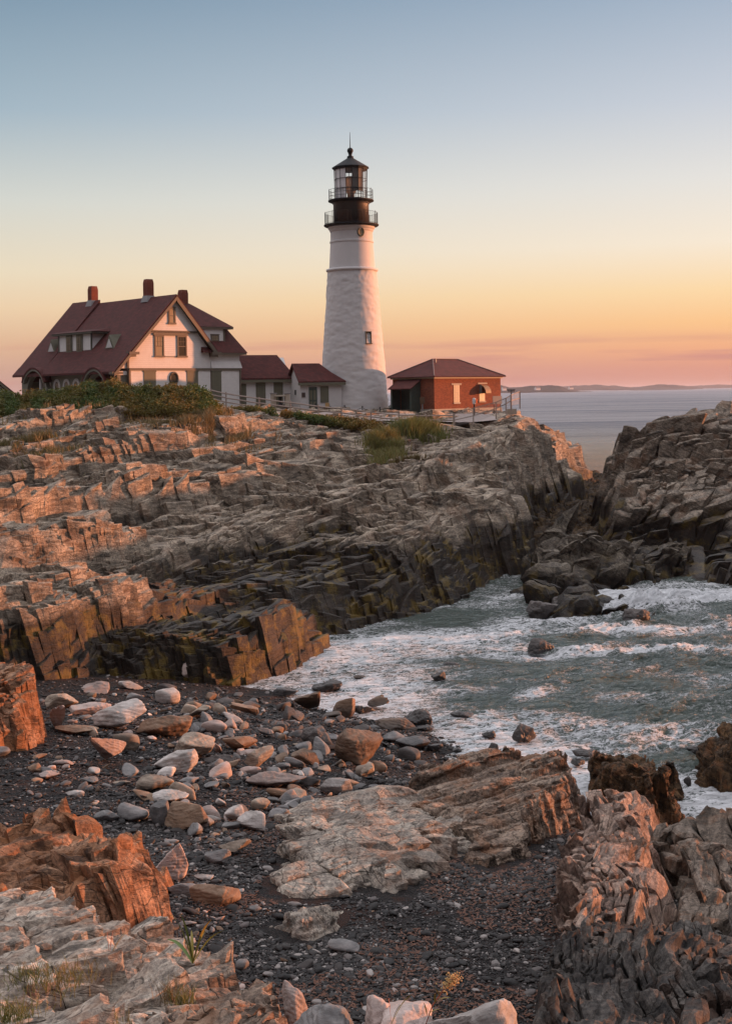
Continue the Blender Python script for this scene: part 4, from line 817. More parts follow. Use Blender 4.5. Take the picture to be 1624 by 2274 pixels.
# left dormer
ld = H3().ext([(-4.75,14.9),(-4.75,16.75),(-3.2,16.75)], 1, 6.75, 12.8).build('dormer', M_WHITE, house)
H3().box((-5.05,6.2,16.76), (-3.1,13.7,16.95)).build('dormer_cornice', M_DTRIM, ld)
H3().prism([(-5.1,6.1,16.96),(-3.0,6.1,16.96),(-3.0,13.8,16.96),(-5.1,13.8,16.96)], [(-4.6,6.6,17.1),(-2.9,6.6,17.3),(-2.9,13.4,17.3),(-4.6,13.4,17.1)]).build('dormer_roof', M_ROOF, ld)
for y_ in (6.68, 12.72): H3().box((-4.82,y_,14.95), (-4.7,y_+.15,16.75)).build('corner_board', M_DTRIM, ld)
for f in (.25, .57):
    qa = 12.8-6.0*f; w = H3().box((-4.86,qa-1.05,15.1), (-4.76,qa,16.75)).build('window', M_SAGE, ld)
    H3().box((-4.89,qa-.88,15.25), (-4.862,qa-.17,16.55)).build('pane', M_GLASS, w)
    H3().box((-4.91,qa-.54,15.25), (-4.891,qa-.50,16.55)).box((-4.91,qa-.88,15.88), (-4.891,qa-.54,15.93)).box((-4.91,qa-.50,15.88), (-4.891,qa-.17,15.93)).build('glazing_bars', M_DTRIM, w)
for qc in (3.6, 14.35):
    v = H3().prism([(-4.75,qc-.85,15.15),(-4.75,qc+.85,15.15),(-4.75,qc,16.5)], [(-3.4,qc-.3,15.9),(-3.4,qc+.3,15.9),(-3.4,qc,16.6)]).build('roof_vent', M_SAGE, house)
    H3().prism([(-4.81,qc-.52,15.3),(-4.81,qc+.52,15.3),(-4.81,qc,16.12)], [(-4.76,qc-.52,15.3),(-4.76,qc+.52,15.3),(-4.76,qc,16.12)]).build('louvre', M_PLASTER, v)
# porch side, arches and eave
H3().box((-6.65,.2,12.85), (-6.5,17.9,13.0)).box((-6.8,.0,12.88), (-6.6,18.2,13.02)).build('gutter_board', M_DTRIM, house)
def archring(mb, qc, zc, r0, r1, p0, p1, n=20, a0=0, a1=PI):
    A = [(qc+r0*math.cos(t), zc+r0*math.sin(t)) for t in np.linspace(a0, a1, n)]; B = [(qc+r1*math.cos(t), zc+r1*math.sin(t)) for t in np.linspace(a0, a1, n)]
    for i in range(n-1): mb.ext([A[i], A[i+1], B[i+1], B[i]], 0, p0, p1)
    return mb
H3().box((-6.1,4.7,8.6), (-4.94,12.1,12.86)).box((-6.1,.2,8.6), (-4.94,1.15,12.86)).box((-6.1,16.2,8.6), (-4.94,17.9,12.86)).build('porch_wall', M_PORCH, house)
for qc, r in ((14.15, 2.15), (2.95, 1.9)):
    a_ = archring(H3(), qc, 11.1, r-.28, r, -6.55, -6.12); archring(a_, qc, 11.2, r+.02, r+.2, -6.9, -6.56, a0=.45, a1=PI-.45).build('porch_arch', M_PORCH, house)
    archring(H3(), qc, 11.2, r+.2, r+.38, -6.95, -5.0, a0=.45, a1=PI-.45).build('eyebrow_roof', M_ROOF, house)
for qc in (10.9, 9.1, 7.3):
    w = archring(H3(), qc, 11.9, .36, .62, -6.16, -6.08).box((-6.16,qc-.62,9.5), (-6.08,qc-.36,11.9)).box((-6.16,qc+.36,9.5), (-6.08,qc+.62,11.9)).build('arched_window', M_PLASTER, house)
    H3().ext([(qc-.36,9.5),(qc+.36,9.5)]+[(qc+.36*math.cos(t), 11.9+.36*math.sin(t)) for t in np.linspace(0, PI, 10)], 0, -6.13, -6.10).build('pane', M_GLASS, w)
H3().box((-6.4,13.6,8.6), (-6.2,13.8,12.6)).build('porch_post', M_PLASTER, house)
def chimney(p, q, z0, z1, w):
    b_ = H3().prism([(p-w,q-w,z0-1.6),(p+w,q-w,z0-1.6),(p+w,q+w,z0-1.6),(p-w,q+w,z0-1.6)], [(p-w*1.02,q-w*1.02,z1-.35),(p+w*1.02,q-w*1.02,z1-.35),(p+w*1.02,q+w*1.02,z1-.35),(p-w*1.02,q+w*1.02,z1-.35)]).prism([(p-w*1.02,q-w*1.02,z1-.349),(p+w*1.02,q-w*1.02,z1-.349),(p+w*1.02,q+w*1.02,z1-.349),(p-w*1.02,q+w*1.02,z1-.349)], [(p-w*.84,q-w*.84,z1),(p+w*.84,q-w*.84,z1),(p+w*.84,q+w*.84,z1),(p-w*.84,q+w*.84,z1)]).build('chimney', M_CHIM, house)
    H3().prism([(p-w-.2,q-w-.2,z0-.5),(p+w+.2,q-w-.2,z0-.5),(p+w+.2,q+w+.2,z0-.5),(p-w-.2,q+w+.2,z0-.5)], [(p-w-.03,q-w-.03,z0+.12),(p+w+.03,q-w-.03,z0+.12),(p+w+.03,q+w+.03,z0+.12),(p-w-.03,q+w+.03,z0+.12)]).build('flashing', M_LEAD, b_)
chimney(0, 14.3, 20.4, 21.95, .37); chimney(0, 4.2, 20.2, 21.9, .36); chimney(3.6, 3.7, 19.4, 21.0, .36)

# ---- sheds between house and tower
def shed(name, label, fl, fr, z0, ze, zr, depth, ang, ridge_in, mw):
    e = empty(name, (fl[0], fl[1], z0), ang, label=label, cat='shed'); return e
A1 = math.radians(20)
s1 = empty('connecting_shed', (-11.85, 120.6, 9.1), A1, label='white shed with dark red roof joined to the large house', cat='shed')
MB().box((0,0,-.6), (5.05,4.4,2.95)).ext([(0,2.95),(4.4,2.95),(2.2,5.1)], 0, 0.02, 5.0).build('wall', M_WHITE, s1)
MB().prism([(-.2,-.35,2.98),(5.5,-.35,2.98),(5.5,-.35,3.12),(-.2,-.35,3.12)], [(-.2,2.2,5.22),(4.35,2.2,5.22),(4.35,2.2,5.36),(-.2,2.2,5.36)]).prism([(-.2,4.7,2.98),(5.5,4.7,2.98),(5.5,4.7,3.12),(-.2,4.7,3.12)], [(-.2,2.2,5.22),(4.35,2.2,5.22),(4.35,2.2,5.36),(-.2,2.2,5.36)]).prism([(5.5,-.35,2.98),(5.5,4.7,2.98),(5.5,4.7,3.12),(5.5,-.35,3.12)], [(4.35,2.19,5.22),(4.35,2.21,5.22),(4.35,2.21,5.36),(4.35,2.19,5.36)]).build('roof', M_ROOF, s1)
MB().box((-.1,-.4,2.72), (5.45,-.02,2.96)).build('eave_board', M_SAGE, s1)
MB().box((.02,-.05,-.1), (.68,-.004,2.6)).box((.1,-.07,.3), (.3,-.052,1.1)).box((.36,-.07,.3), (.56,-.052,1.1)).box((.1,-.07,1.35), (.3,-.052,2.3)).box((.36,-.07,1.35), (.56,-.052,2.3)).build('door', M_SAGE, s1)
for a_, b_ in ((1.62,2.55), (3.35,4.25)): MB().box((a_,-.05,.2), (b_,-.004,2.7)).build('shutter_panel', M_SAGE, s1)
s2 = empty('entrance_shed', (-6.08, 119.4, 9.1), A1, label='small white shed with a green door leaning against the tower', cat='shed')
MB().box((0,0,-.6), (4.05,1.5,2.55)).box((0,1.5,-.6), (2.6,3.6,2.55)).ext([(0,2.56),(3.6,2.56),(1.8,4.25)], 0, .02, 2.2).build('wall', M_PLASTER, s2)
rr = MB().prism([(-.2,-.3,2.62),(4.35,-.3,2.62),(4.35,-.3,2.74),(-.2,-.3,2.74)], [(-.2,1.8,4.3),(3.1,1.8,3.55),(3.1,1.8,3.67),(-.2,1.8,4.42)])
rr = MB().prism([(-.25,-.3,2.6),(4.4,-.3,2.62),(4.4,-.3,2.74),(-.25,-.3,2.74)], [(-.25,.75,3.42),(3.35,.75,3.42),(3.35,.75,3.54),(-.25,.75,3.54)]).prism([(-.25,.75,3.42),(3.35,.75,3.42),(3.35,.75,3.54),(-.25,.75,3.54)], [(-.25,1.8,4.32),(2.45,1.8,4.32),(2.45,1.8,4.44),(-.25,1.8,4.44)]).prism([(-.25,3.9,2.6),(2.6,3.9,2.6),(2.6,3.9,2.74),(-.25,3.9,2.74)], [(-.25,1.8,4.32),(2.45,1.8,4.32),(2.45,1.8,4.44),(-.25,1.8,4.44)])
rr.build('roof', M_ROOF, s2)
MB().box((-.2,-.34,2.36), (4.35,-.02,2.6)).build('eave_board', M_SAGE, s2)
d_ = MB().box((.80,-.06,0.0), (1.62,-.004,2.2)).build('door', M_GREEN, s2)
MB().box((.90,-.08,.2), (1.15,-.062,.85)).box((1.24,-.08,.2), (1.5,-.062,.85)).box((.90,-.08,1.0), (1.15,-.062,1.9)).box((1.24,-.08,1.0), (1.5,-.062,1.9)).build('door_panel', M_SAGE, d_)
MB().box((.72,-.08,0), (.795,-.004,2.28)).box((1.625,-.08,0), (1.7,-.004,2.28)).box((.72,-.08,2.21), (1.7,-.004,2.3)).build('door_frame', M_PLASTER, s2)
MB().box((1.95,-.06,.75), (2.75,-.004,2.25)).build('shutter_panel', M_SAGE, s2)
MB().box((.14,-.05,1.25), (.48,-.004,1.7)).build('plaque', plain('bronze_plaque', (.06,.04,.035)), s2)
MB().box((-.05,1.3,1.5), (-.004,1.65,1.95)).build('side_window', M_BLACK, s2)
# far-left roof
g = empty('garage', W(-60,872,112), math.radians(42), label='red roofed white outbuilding cut off by the left edge', cat='house'); g.location.z = 9.3
MB().box((-2,-2,-1), (2.2,3,2.0)).ext([(-2,2.0),(2.2,2.0),(.1,3.6)], 1, -1.98, 2.98).build('wall', M_WHITE, g)
MB().prism([(-2.4,-2.4,1.75),(.1,-2.4,3.75),(.1,-2.4,3.9),(-2.5,-2.4,1.9)], [(-2.4,3.4,1.75),(.1,3.4,3.75),(.1,3.4,3.9),(-2.5,3.4,1.9)]).prism([(2.6,-2.4,1.75),(.1,-2.4,3.75),(.1,-2.4,3.9),(2.7,-2.4,1.9)], [(2.6,3.4,1.75),(.1,3.4,3.75),(.1,3.4,3.9),(2.7,3.4,1.9)]).build('roof', M_ROOF, g)
MB().prism([(2.6,-2.45,1.6),(.1,-2.45,3.6),(.1,-2.45,3.76),(2.7,-2.45,1.76)], [(2.6,-2.3,1.6),(.1,-2.3,3.6),(.1,-2.3,3.76),(2.7,-2.3,1.76)]).build('bargeboard', M_SAGE, g)

# ---- brick fog signal building
bc = W(964, 914, 117); AN = math.radians(45); fsb = empty('brick_building', (bc[0], bc[1], 8.75), AN, label='red brick building with a hipped dark red roof right of the tower', cat='building')
LB, DB, ZE = 9.5, 5.2, 3.25
MB().box((0,0,.35), (LB,DB,ZE)).build('wall', M_BRICK, fsb)
MB().box((-.06,-.06,-.8), (LB+.06,DB+.06,.349)).build('foundation', M_STONE, fsb)
MB().box((-.16,-.16,ZE-.12), (LB+.16,DB+.16,ZE+.0)).build('cornice', plain('cornice_paint', (.36,.31,.23)), fsb)
o_ = .38
MB().prism([(-o_,-o_,ZE+.002),(LB+o_,-o_,ZE+.002),(LB+o_,DB+o_,ZE+.002),(-o_,DB+o_,ZE+.002)], [(-o_,-o_,ZE+.07),(LB+o_,-o_,ZE+.07),(LB+o_,DB+o_,ZE+.07),(-o_,DB+o_,ZE+.07)]).prism([(-o_,-o_,ZE+.071),(LB+o_,-o_,ZE+.071),(LB+o_,DB+o_,ZE+.071),(-o_,DB+o_,ZE+.071)], [(2.75,DB/2-.02,ZE+1.72),(LB-3.25,DB/2-.02,ZE+1.72),(LB-3.25,DB/2+.02,ZE+1.72),(2.75,DB/2+.02,ZE+1.72)]).build('roof', M_ROOF, fsb)
MB().tube([(-.35,-.35,ZE+.12),(2.75,DB/2,ZE+1.76),(LB-3.25,DB/2,ZE+1.76),(LB+.35,-.35,ZE+.12)], .05, 6).tube([(-.35,DB+.35,ZE+.12),(2.75,DB/2,ZE+1.76)], .05, 6).build('ridge_cap', M_CR, fsb)
MB().box((2.4,1.9,ZE+1.4), (2.5,2.0,ZE+1.75)).build('roof_pipe', M_LEAD, fsb)
GB = plain('glass_block', (.36,.33,.24), .25, .4, 9)
w = MB().box((2.66,-.03,.92), (3.46,-.004,2.52)).build('window', GB, fsb)
MB().box((2.35,-.05,2.52), (3.75,-.0,2.68)).build('lintel', M_STONE, w); MB().box((2.6,-.08,.78), (3.55,-.0,.92)).build('sill', M_STONE, w)
gb = MB()
for k in range(1, 7): gb.box((2.66,-.045,.92+k*.228-.012), (3.46,-.031,.92+k*.228+.012))
for k in range(1, 4): gb.box((2.66+k*.2-.012,-.047,.92), (2.66+k*.2+.012,-.0455,2.52))
gb.build('glazing_bars', M_LEAD, w)
w = MB().box((6.3,-.03,1.0), (7.1,-.004,1.75)).build('window', GB, fsb)
MB().box((6.1,-.05,2.58), (7.45,-.0,2.72)).build('lintel', M_STONE, w); MB().box((6.2,-.08,.86), (7.2,-.0,1.0)).build('sill', M_STONE, w)
hd = MB(); NA = 9; pr = [(-.05-.75*math.sin(t), 1.72+.78*math.cos(t)) for t in np.linspace(0, PI/2, NA)]
for i in range(NA-1):
    hd.prism([(6.35,)+pr[i], (6.35,)+pr[i+1], (6.35,pr[i+1][0]*.93,pr[i+1][1]-.04), (6.35,pr[i][0]*.93,pr[i][1]-.05)], [(7.1,)+pr[i], (7.1,)+pr[i+1], (7.1,pr[i+1][0]*.93,pr[i+1][1]-.04), (7.1,pr[i][0]*.93,pr[i][1]-.05)])
hd.ext([(0,1.72)]+pr[::-1], 0, 7.1, 7.13).build('vent_hood', plain('brass_hood', (.30,.18,.09), .6, .3), fsb)
MB().box((6.33,-.3,1.76), (6.36,-.0,2.55)).build('hood_flange', M_LEAD, fsb)
MB().box((-1.25,4.1,-.15), (-1.19,4.3,2.2)).box((-1.189,4.24,-.15), (-.004,4.3,2.2)).build('porch_side', M_GREEN, fsb)
pv = MB().box((-1.189,1.7,-.15), (-.004,1.76,2.2)).box((-1.25,1.70,-.15), (-1.19,1.9,2.2))
MB().ext([(-1.25,2.205),(0,2.205),(0,3.0)], 1, 1.7, 1.76).build('porch_gable', M_GREEN, fsb)
pv.build('porch_side', M_GREEN, fsb)
MB().box((-.06,1.9,0), (-.008,4.1,2.3)).build('porch_door', plain('dark_green_door', (.03,.045,.038), .6, .3), fsb)
MB().prism([(-1.45,1.55,2.18),(-1.45,4.45,2.18),(-1.45,4.45,2.27),(-1.45,1.55,2.27)], [(-.01,1.55,3.02),(-.01,4.45,3.02),(-.01,4.45,3.11),(-.01,1.55,3.11)]).build('porch_roof', M_ROOF, fsb)
MB().box((-.08,1.7,2.98+.13), (-.004,4.3,3.11+.1)).build('porch_lintel', M_STONE, fsb)
MB().box((-1.28,1.66,-.4), (-.01,4.34,-.151)).build('porch_step', M_STONE, fsb)
bx_ = empty('meter_box', fsb.matrix_basis @ Vector((-.75,.8,-.1)), AN, label='small brown meter box on a post by the brick corner', cat='meter box')
MB().box((-.12,-.2,.95), (.12,.2,1.55)).build('box', plain('brown_box', (.10,.06,.035)), bx_)
MB().box((-.05,-.05,-.3), (.05,.05,.95)).build('post', M_LEAD, bx_)

# ---- lighthouse
TX, TY = W(785.5, 880, 124)[0], 124.0; TS = TY/F
def tz(y): return ZC+(CY-y)*TS+.0*TX
TB = tz(912)-.1
lh = empty('lighthouse', (TX, TY, TB), 0, label='tall white lighthouse with a black gallery and glazed lantern', cat='lighthouse')
lean = math.radians(.35)
def lz(y): return tz(y)-TB
n = 128; ys = np.linspace(925, 603, 170); pr = np.interp(ys, [603, 700, 800, 905, 925], [54.5, 61, 69, 76, 77.5])*TS
th_ = np.linspace(0, 2*PI, n+1)[:-1]; TT, ZZ = np.meshgrid(th_, [lz(y) for y in ys]); RR = np.repeat(pr[:, None], n, 1)
un_ = np.cos(TT)*3; vn_ = np.sin(TT)*3
rubble = .05*vn3(un_*1.3, vn_*1.3, ZZ*2.6, 2)+.035*vn3(un_*2.7, vn_*2.7, ZZ*5.5, 3)
e = worley(TT*9/1.0, ZZ*2.3, 3); rubble += .028*(e[4]-.5)*np.clip(e[1]*6, 0, 1)
RR = RR+rubble
V = np.stack([RR*np.cos(TT), RR*np.sin(TT), ZZ], -1).reshape(-1, 3); idx = np.arange(n*len(ys)).reshape(len(ys), n); nx_ = np.roll(idx, -1, 1)
mesh_np('tower', V, np.stack([idx[:-1], nx_[:-1], nx_[1:], idx[1:]], -1).reshape(-1, 4), M_PLASTER, True, parent=lh)
s_ = TS
MB().lathe([(54*s_, lz(603)-.05), (57.5*s_, lz(602)), (57.5*s_, lz(598)), (51*s_, lz(596))], 64).build('stone_band', M_PLASTER, lh, True)
MB().lathe([(50.7*s_, lz(597)), (48.4*s_, lz(560)), (47.3*s_, lz(540)), (48.6*s_, lz(539)), (48.6*s_, lz(536)), (46.8*s_, lz(535)), (46.6*s_, lz(516)), (48.5*s_, lz(513)), (49*s_, lz(511)), (51.5*s_, lz(508)), (52.5*s_, lz(504))], 96).build('upper_tower', M_PLASTER, lh)
MB().lathe([(52*s_, lz(505)), (59*s_, lz(502.5)), (61*s_, lz(501)), (61*s_, lz(499)), (39*s_, lz(498.5))], 48).build('lower_gallery', M_IRON, lh)
MB().lathe([(39.5*s_, lz(499)), (39.5*s_, lz(455)), (41*s_, lz(452)), (44*s_, lz(449))], 48).build('watch_room', plain('brown_black_iron', (.045,.038,.034), .45, .3, 3), lh, True)
MB().lathe([(42*s_, lz(451)), (47*s_, lz(448)), (50.5*s_, lz(447)), (50.5*s_, lz(444.5)), (36*s_, lz(443))], 48).build('upper_gallery', M_IRON, lh)
def railing(name, r, y0, y1, nb, rb, rails, npst):
    m_ = MB()
    for k in range(nb):
        a = 2*PI*k/nb; m_.tube([(r*math.cos(a), r*math.sin(a), lz(y0)), (r*math.cos(a), r*math.sin(a), lz(y1))], rb, 4)
    for k in range(npst):
        a = 2*PI*(k+.3)/npst; m_.tube([(r*math.cos(a), r*math.sin(a), lz(y0)), (r*math.cos(a), r*math.sin(a), lz(y1-2.2))], rb*2, 5)
    for y in rails: m_.tube([(r*math.cos(a), r*math.sin(a), lz(y)) for a in np.linspace(0, 2*PI, 49)[:-1]], rb*1.5, 5, True)
    m_.build(name, M_IRON, lh)
railing('lower_railing', 58.6*s_, 499, 473, 80, .010, (473, 497), 10)
railing('upper_railing', 48.6*s_, 444.5, 422, 26, .012, (422, 430, 437), 10)
NL = 16
lg = MB().lathe([(34.6*s_, lz(443)), (36.8*s_, lz(377))], NL, a0=.1, cap=False)
m, nt, b = mat('lantern_glass'); L = nt.links
tr_ = nt.nodes.new('ShaderNodeBsdfTransparent'); mx = nt.nodes.new('ShaderNodeMixShader'); mx.inputs[0].default_value = .10; b.inputs['Base Color'].default_value = (.55,.55,.55,1); b.inputs['Roughness'].default_value = .03
L.new(tr_.outputs[0], mx.inputs[1]); L.new(b.outputs[0], mx.inputs[2]); L.new(mx.outputs[0], nt.nodes['Material Output'].inputs['Surface']); M_LG = m
lg.build('lantern_glass', M_LG, lh)
cur = MB(); cur2 = MB()
def lanp(k, f, y):  # point on glass plane k
    a0 = .1+2*PI*k/NL; a1 = .1+2*PI*(k+1)/NL; t = (443-y)/66; r = (34.6+2.2*t)*s_*.965
    return (r*((1-f)*math.cos(a0)+f*math.cos(a1)), r*((1-f)*math.sin(a0)+f*math.sin(a1)), lz(y))
for k in range(NL):
    a = .1+2*PI*(k+.5)/NL; x = math.cos(a); yy = math.sin(a)
    A_ = [lanp(k,0,442), lanp(k,1,442), lanp(k,1,378), lanp(k,0,378)]
    if yy < .1 and x < -.12: cur.add(A_, [(0,1,2,3)])
    elif yy < .1 and .12 < x < .8:
        A_ = [lanp(k,0,427), lanp(k,1,427), lanp(k,1,378), lanp(k,0,378)]; cur2.prism(A_, [(p[0]*.98, p[1]*.98, p[2]) for p in A_])
def cloth(name, col, k):
    m, nt, b = mat(name); b.inputs['Base Color'].default_value = col+(1,); b.inputs['Roughness'].default_value = .8
    t = nt.nodes.new('ShaderNodeBsdfTranslucent'); t.inputs[0].default_value = col+(1,); x = nt.nodes.new('ShaderNodeMixShader'); x.inputs[0].default_value = k
    nt.links.new(b.outputs[0], x.inputs[1]); nt.links.new(t.outputs[0], x.inputs[2]); nt.links.new(x.outputs[0], nt.nodes['Material Output'].inputs['Surface']); return m
cur.build('white_blind', cloth('white_blind', (.88,.86,.86), .0), lh); cur2.build('grey_blind', plain('grey_blind', (.07,.06,.05), .6, .1), lh)
mu = MB()
for k in range(NL):
    a = .1+2*PI*k/NL; mu.tube([(34.9*s_*math.cos(a), 34.9*s_*math.sin(a), lz(443)), (37*s_*math.cos(a), 37*s_*math.sin(a), lz(376))], .028, 5)
for y, r in ((421, 35.6), (399, 36.2)): mu.tube([(r*s_*math.cos(.1+2*PI*k/NL), r*s_*math.sin(.1+2*PI*k/NL), lz(y)) for k in range(NL)], .028, 5, True)
mu.build('lantern_mullions', M_IRON, lh)
MB().lathe([(8*s_, lz(442)), (8*s_, lz(430)), (11*s_, lz(426)), (15*s_, lz(416)), (15*s_, lz(402)), (10*s_, lz(392))], 20).build('lamp', plain('lens_glass', (.22,.22,.20), .2, .2), lh, True)
MB().lathe([(37.5*s_, lz(377.5)), (38.5*s_, lz(374)), (41.3*s_, lz(373.5)), (41.3*s_, lz(372)), (9*s_, lz(352)), (7.2*s_, lz(350.5)), (7.2*s_, lz(347)), (4.0*s_, lz(345.5)), (3.6*s_, lz(342)), (5*s_, lz(341.3)), (5*s_, lz(340.5)), (3.4*s_, lz(340))], NL, a0=.1).build('lantern_roof', M_IRON, lh)
MB().lathe([(6.8*s_*math.sin(t)+.001, lz(334)-6.8*s_*math.cos(t)) for t in np.linspace(0, PI, 12)], 16).build('ball_finial', M_IRON, lh, True)
MB().tube([(0,0,lz(328)), (0,0,lz(293))], [.05,.018], 6).build('lightning_rod', M_IRON, lh)
def twin(xp, y0, y1, w, name):
    """window let into the round tower, facing the photographer's right"""
    rr_ = np.interp((y0+y1)/2, [603, 905], [54.5, 76])*TS; ang = math.asin((xp-785.5)*TS/rr_)
    e = Matrix.Rotation(ang, 4, 'Z')@Matrix.Translation((0, -rr_, lz(y1))); h = lz(y0)-lz(y1); hw = w/2
    def T(mb): mb.v = [tuple(e@Vector(p)) for p in mb.v]; return mb
    o = T(MB().box((-hw,-.10,0), (-hw+.07,.3,h)).box((hw-.07,-.10,0), (hw,.3,h)).box((-hw+.07,-.10,h-.07), (hw-.07,.3,h)).box((-hw-.05,-.16,-.08), (hw+.05,.3,.0))).build(name, M_DTRIM, lh)
    T(MB().box((-hw+.07,.02,0), (hw-.07,.05,h-.07))).build('pane', M_GLASS, o)
    g_ = MB().box((-.02,-.02,0), (.02,.019,h-.07))
    for k in range(1, 4): g_.box((-hw+.07,-.01,h*k/4-.015), (hw-.07,.018,h*k/4+.015))
    T(g_).build('glazing_bars', plain('cream_bars', (.4,.36,.28)), o)
twin(819, 738, 764, .62, 'window')
ra = 47.3*s_; an = math.asin((807-785.5)/47.3*.97)
e = Matrix.Rotation(an, 4, 'Z')@Matrix.Translation((0, -ra, lz(519.5)))
mb = MB().tube([(.30*math.cos(t), 0, .38*math.sin(t)) for t in np.linspace(0, 2*PI, 21)[:-1]], .09, 6, True); mb.v = [tuple(e@Vector(p)) for p in mb.v]; ow = mb.build('oval_window', M_SAGE, lh)
mb = MB().ext([(.27*math.cos(t), .35*math.sin(t)) for t in np.linspace(0, 2*PI, 21)[:-1]], 1, -.04, .0); mb.v = [tuple(e@Vector(p)) for p in mb.v]; mb.build('pane', M_BLIND, ow)

# ---- post and rail fence
def ground(x, y): return float(PLAT(np.array([x]), np.array([y]))[0])
fe = empty('fence', W(757,925,108), 0, label='weathered split rail fence running along the cliff top', cat='fence')
FP = [W(x, y, d) for x, y, d in ((468,862,113),(501.6,870,112.5),(575,881.5,111.5),(644,890,110.5),(706,898,109.6),(757.5,903,109),(823,911,108),(885,917,107),(945,918.5,106.6),(1006,918,106.4))]
o0 = Vector(fe.location)
for i, p in enumerate(FP):
    h = 1.25 if i < 7 else 1.15; MB().prism([(p[0]-.07-o0.x,p[1]-.07-o0.y,p[2]-h-.3-o0.z),(p[0]+.07-o0.x,p[1]-.07-o0.y,p[2]-h-.3-o0.z),(p[0]+.07-o0.x,p[1]+.07-o0.y,p[2]-h-.3-o0.z),(p[0]-.07-o0.x,p[1]+.07-o0.y,p[2]-h-.3-o0.z)], [(p[0]-.06-o0.x,p[1]-.06-o0.y,p[2]-o0.z),(p[0]+.06-o0.x,p[1]-.06-o0.y,p[2]-o0.z),(p[0]+.06-o0.x,p[1]+.06-o0.y,p[2]-o0.z),(p[0]-.06-o0.x,p[1]+.06-o0.y,p[2]-o0.z)]).build('post', M_WOODF, fe)
rnd = random.Random(3)
for i in range(len(FP)-1):
    a = Vector(FP[i])-o0; b_ = Vector(FP[i+1])-o0
    for k, dz in enumerate((.14, .52, .90)):
        j = [rnd.uniform(-.03, .03) for _ in range(4)]
        m1 = (a+b_)/2+Vector((0, rnd.uniform(-.02,.02), -dz+rnd.uniform(-.03,.01)))
        MB().tube([a+Vector((0,-.02,-dz+j[0])), m1, b_+Vector((0,-.02,-dz+j[1]))], .066, 6).build('rail', M_WOODF, fe)
# sloping ramp railing with wire mesh on the rock at the right end
rl = empty('mesh_railing', W(1012,940,106), 0, label='railing with wire mesh climbing the bare rock beyond the split rail fence', cat='railing')
o1_ = Vector(rl.location); RP = [(1008,919,946,106.4),(1050,906,940,106.2),(1100,893,921,106),(1122,884,909,105.8),(1133,877,902,106),(1153,869,898,107)]
mtop = [Vector(W(x, yt, d))-o1_ for x, yt, yb, d in RP]; mbot = [Vector(W(x, yb, d))-o1_ for x, yt, yb, d in RP]
for a, b_ in zip(mtop, mbot): MB().bar(a+Vector((0,0,.03)), b_-Vector((0,0,.35)), .09).build('post', M_WOODF, rl)
tr2 = MB()
for a, b_, c_, d_ in zip(mtop, mtop[1:], mbot, mbot[1:]):
    MB().bar(a, b_, .07).build('rail', M_WOODF, rl); MB().bar(a*.5+c_*.5, b_*.5+d_*.5, .06).build('rail', M_WOODF, rl)
    nn_ = max(2, int((b_-a).length/.10))
    for i in range(nn_):
        f = i/nn_; tr2.bar(a.lerp(b_, f), c_.lerp(d_, f), .012)
    for i in range(1, 9):
        f = i/9; tr2.bar(a.lerp(c_, f), b_.lerp(d_, f), .012)
tr2.build('wire_mesh', plain('wire', (.42,.36,.34), .5), rl)
# chain posts round the tower
for i, x in enumerate((700,730,764.5,804,843,866)):
    p = W(x, (897,899,901,903,905,907)[i], 118.5); 
    e = empty('chain_post', (p[0], p[1], p[2]-.95), 0, label='thin dark post of the chain barrier, number %s from the shed' % ('one','two','three','four','five','six')[i], cat='post', group='chain posts round the tower foot')
    MB().tube([(0,0,0),(0,0,.95)], .045, 6).build('shaft', M_IRON, e); MB().lathe([(.001,.93),(.07,.95),(.07,1.0),(.001,1.04)], 8).build('cap', M_IRON, e)
ch = MB(); cps = [Vector(W(x, y, 118.5)) for x, y in ((700,897),(730,899),(764.5,901),(804,903),(843,905),(866,907))]
for a, b_ in zip(cps, cps[1:]): ch.tube([a.lerp(b_, f)-Vector((0,0,.06+.26*4*f*(1-f))) for f in np.linspace(0, 1, 9)], .022, 5)
tag(ch.build('chain', M_IRON), 'dark chain sagging between the thin posts at the tower foot', 'chain')
# small things
p = W(726, 905, 118.3); e = empty('junction_box', (p[0], p[1], p[2]-.6), .2, label='small tan box on a stand by the white shed', cat='box')
MB().box((-.17,-.15,.55), (.17,.15,1.05)).build('box', plain('tan_box', (.45,.28,.12)), e); MB().box((-.04,-.04,-.2), (.04,.04,.55)).build('stand', M_IRON, e)
p = W(1052, 905, 112); e = empty('coin_viewer', (p[0], p[1], ground(p[0], p[1])), .6, label='white and red coin operated viewer in front of the brick wall', cat='viewer')
MB().tube([(0,0,-.2),(0,0,1.0)], .07, 8).build('post', M_IRON, e); MB().lathe([(.001,-.28),(.14,-.25),(.17,0),(.14,.25),(.001,.28)], 14).build('head', M_PLASTER, e).location = (0,0,1.28)
MB().box((.05,-.2,1.1), (.2,-.15,1.42)).build('face_plate', plain('red_plate', (.6,.12,.04)), e)
p = W(1103, 903, 113); e = empty('notice_board', (p[0], p[1], ground(p[0], p[1])), .6, label='grey notice panel standing by the far end of the brick wall', cat='sign')
MB().box((-.5,-.03,.9), (.5,.03,1.6)).build('board', M_LEAD, e); MB().box((-.42,-.02,-.2), (-.36,.02,.9)).box((.36,-.02,-.2), (.42,.02,.9)).build('legs', M_IRON, e)
p = W(1134, 893, 107.3); e = empty('lamp_post', (p[0], p[1], p[2]-.9), 0, label='short grey lamp post with a flat cap on the rock end', cat='lamp')
MB().box((-.4,-.3,-.1), (.4,.3,.35)).build('base', M_STONE, e); MB().box((-.05,-.05,.35), (.05,.05,1.75)).build('post', M_WOODF, e)
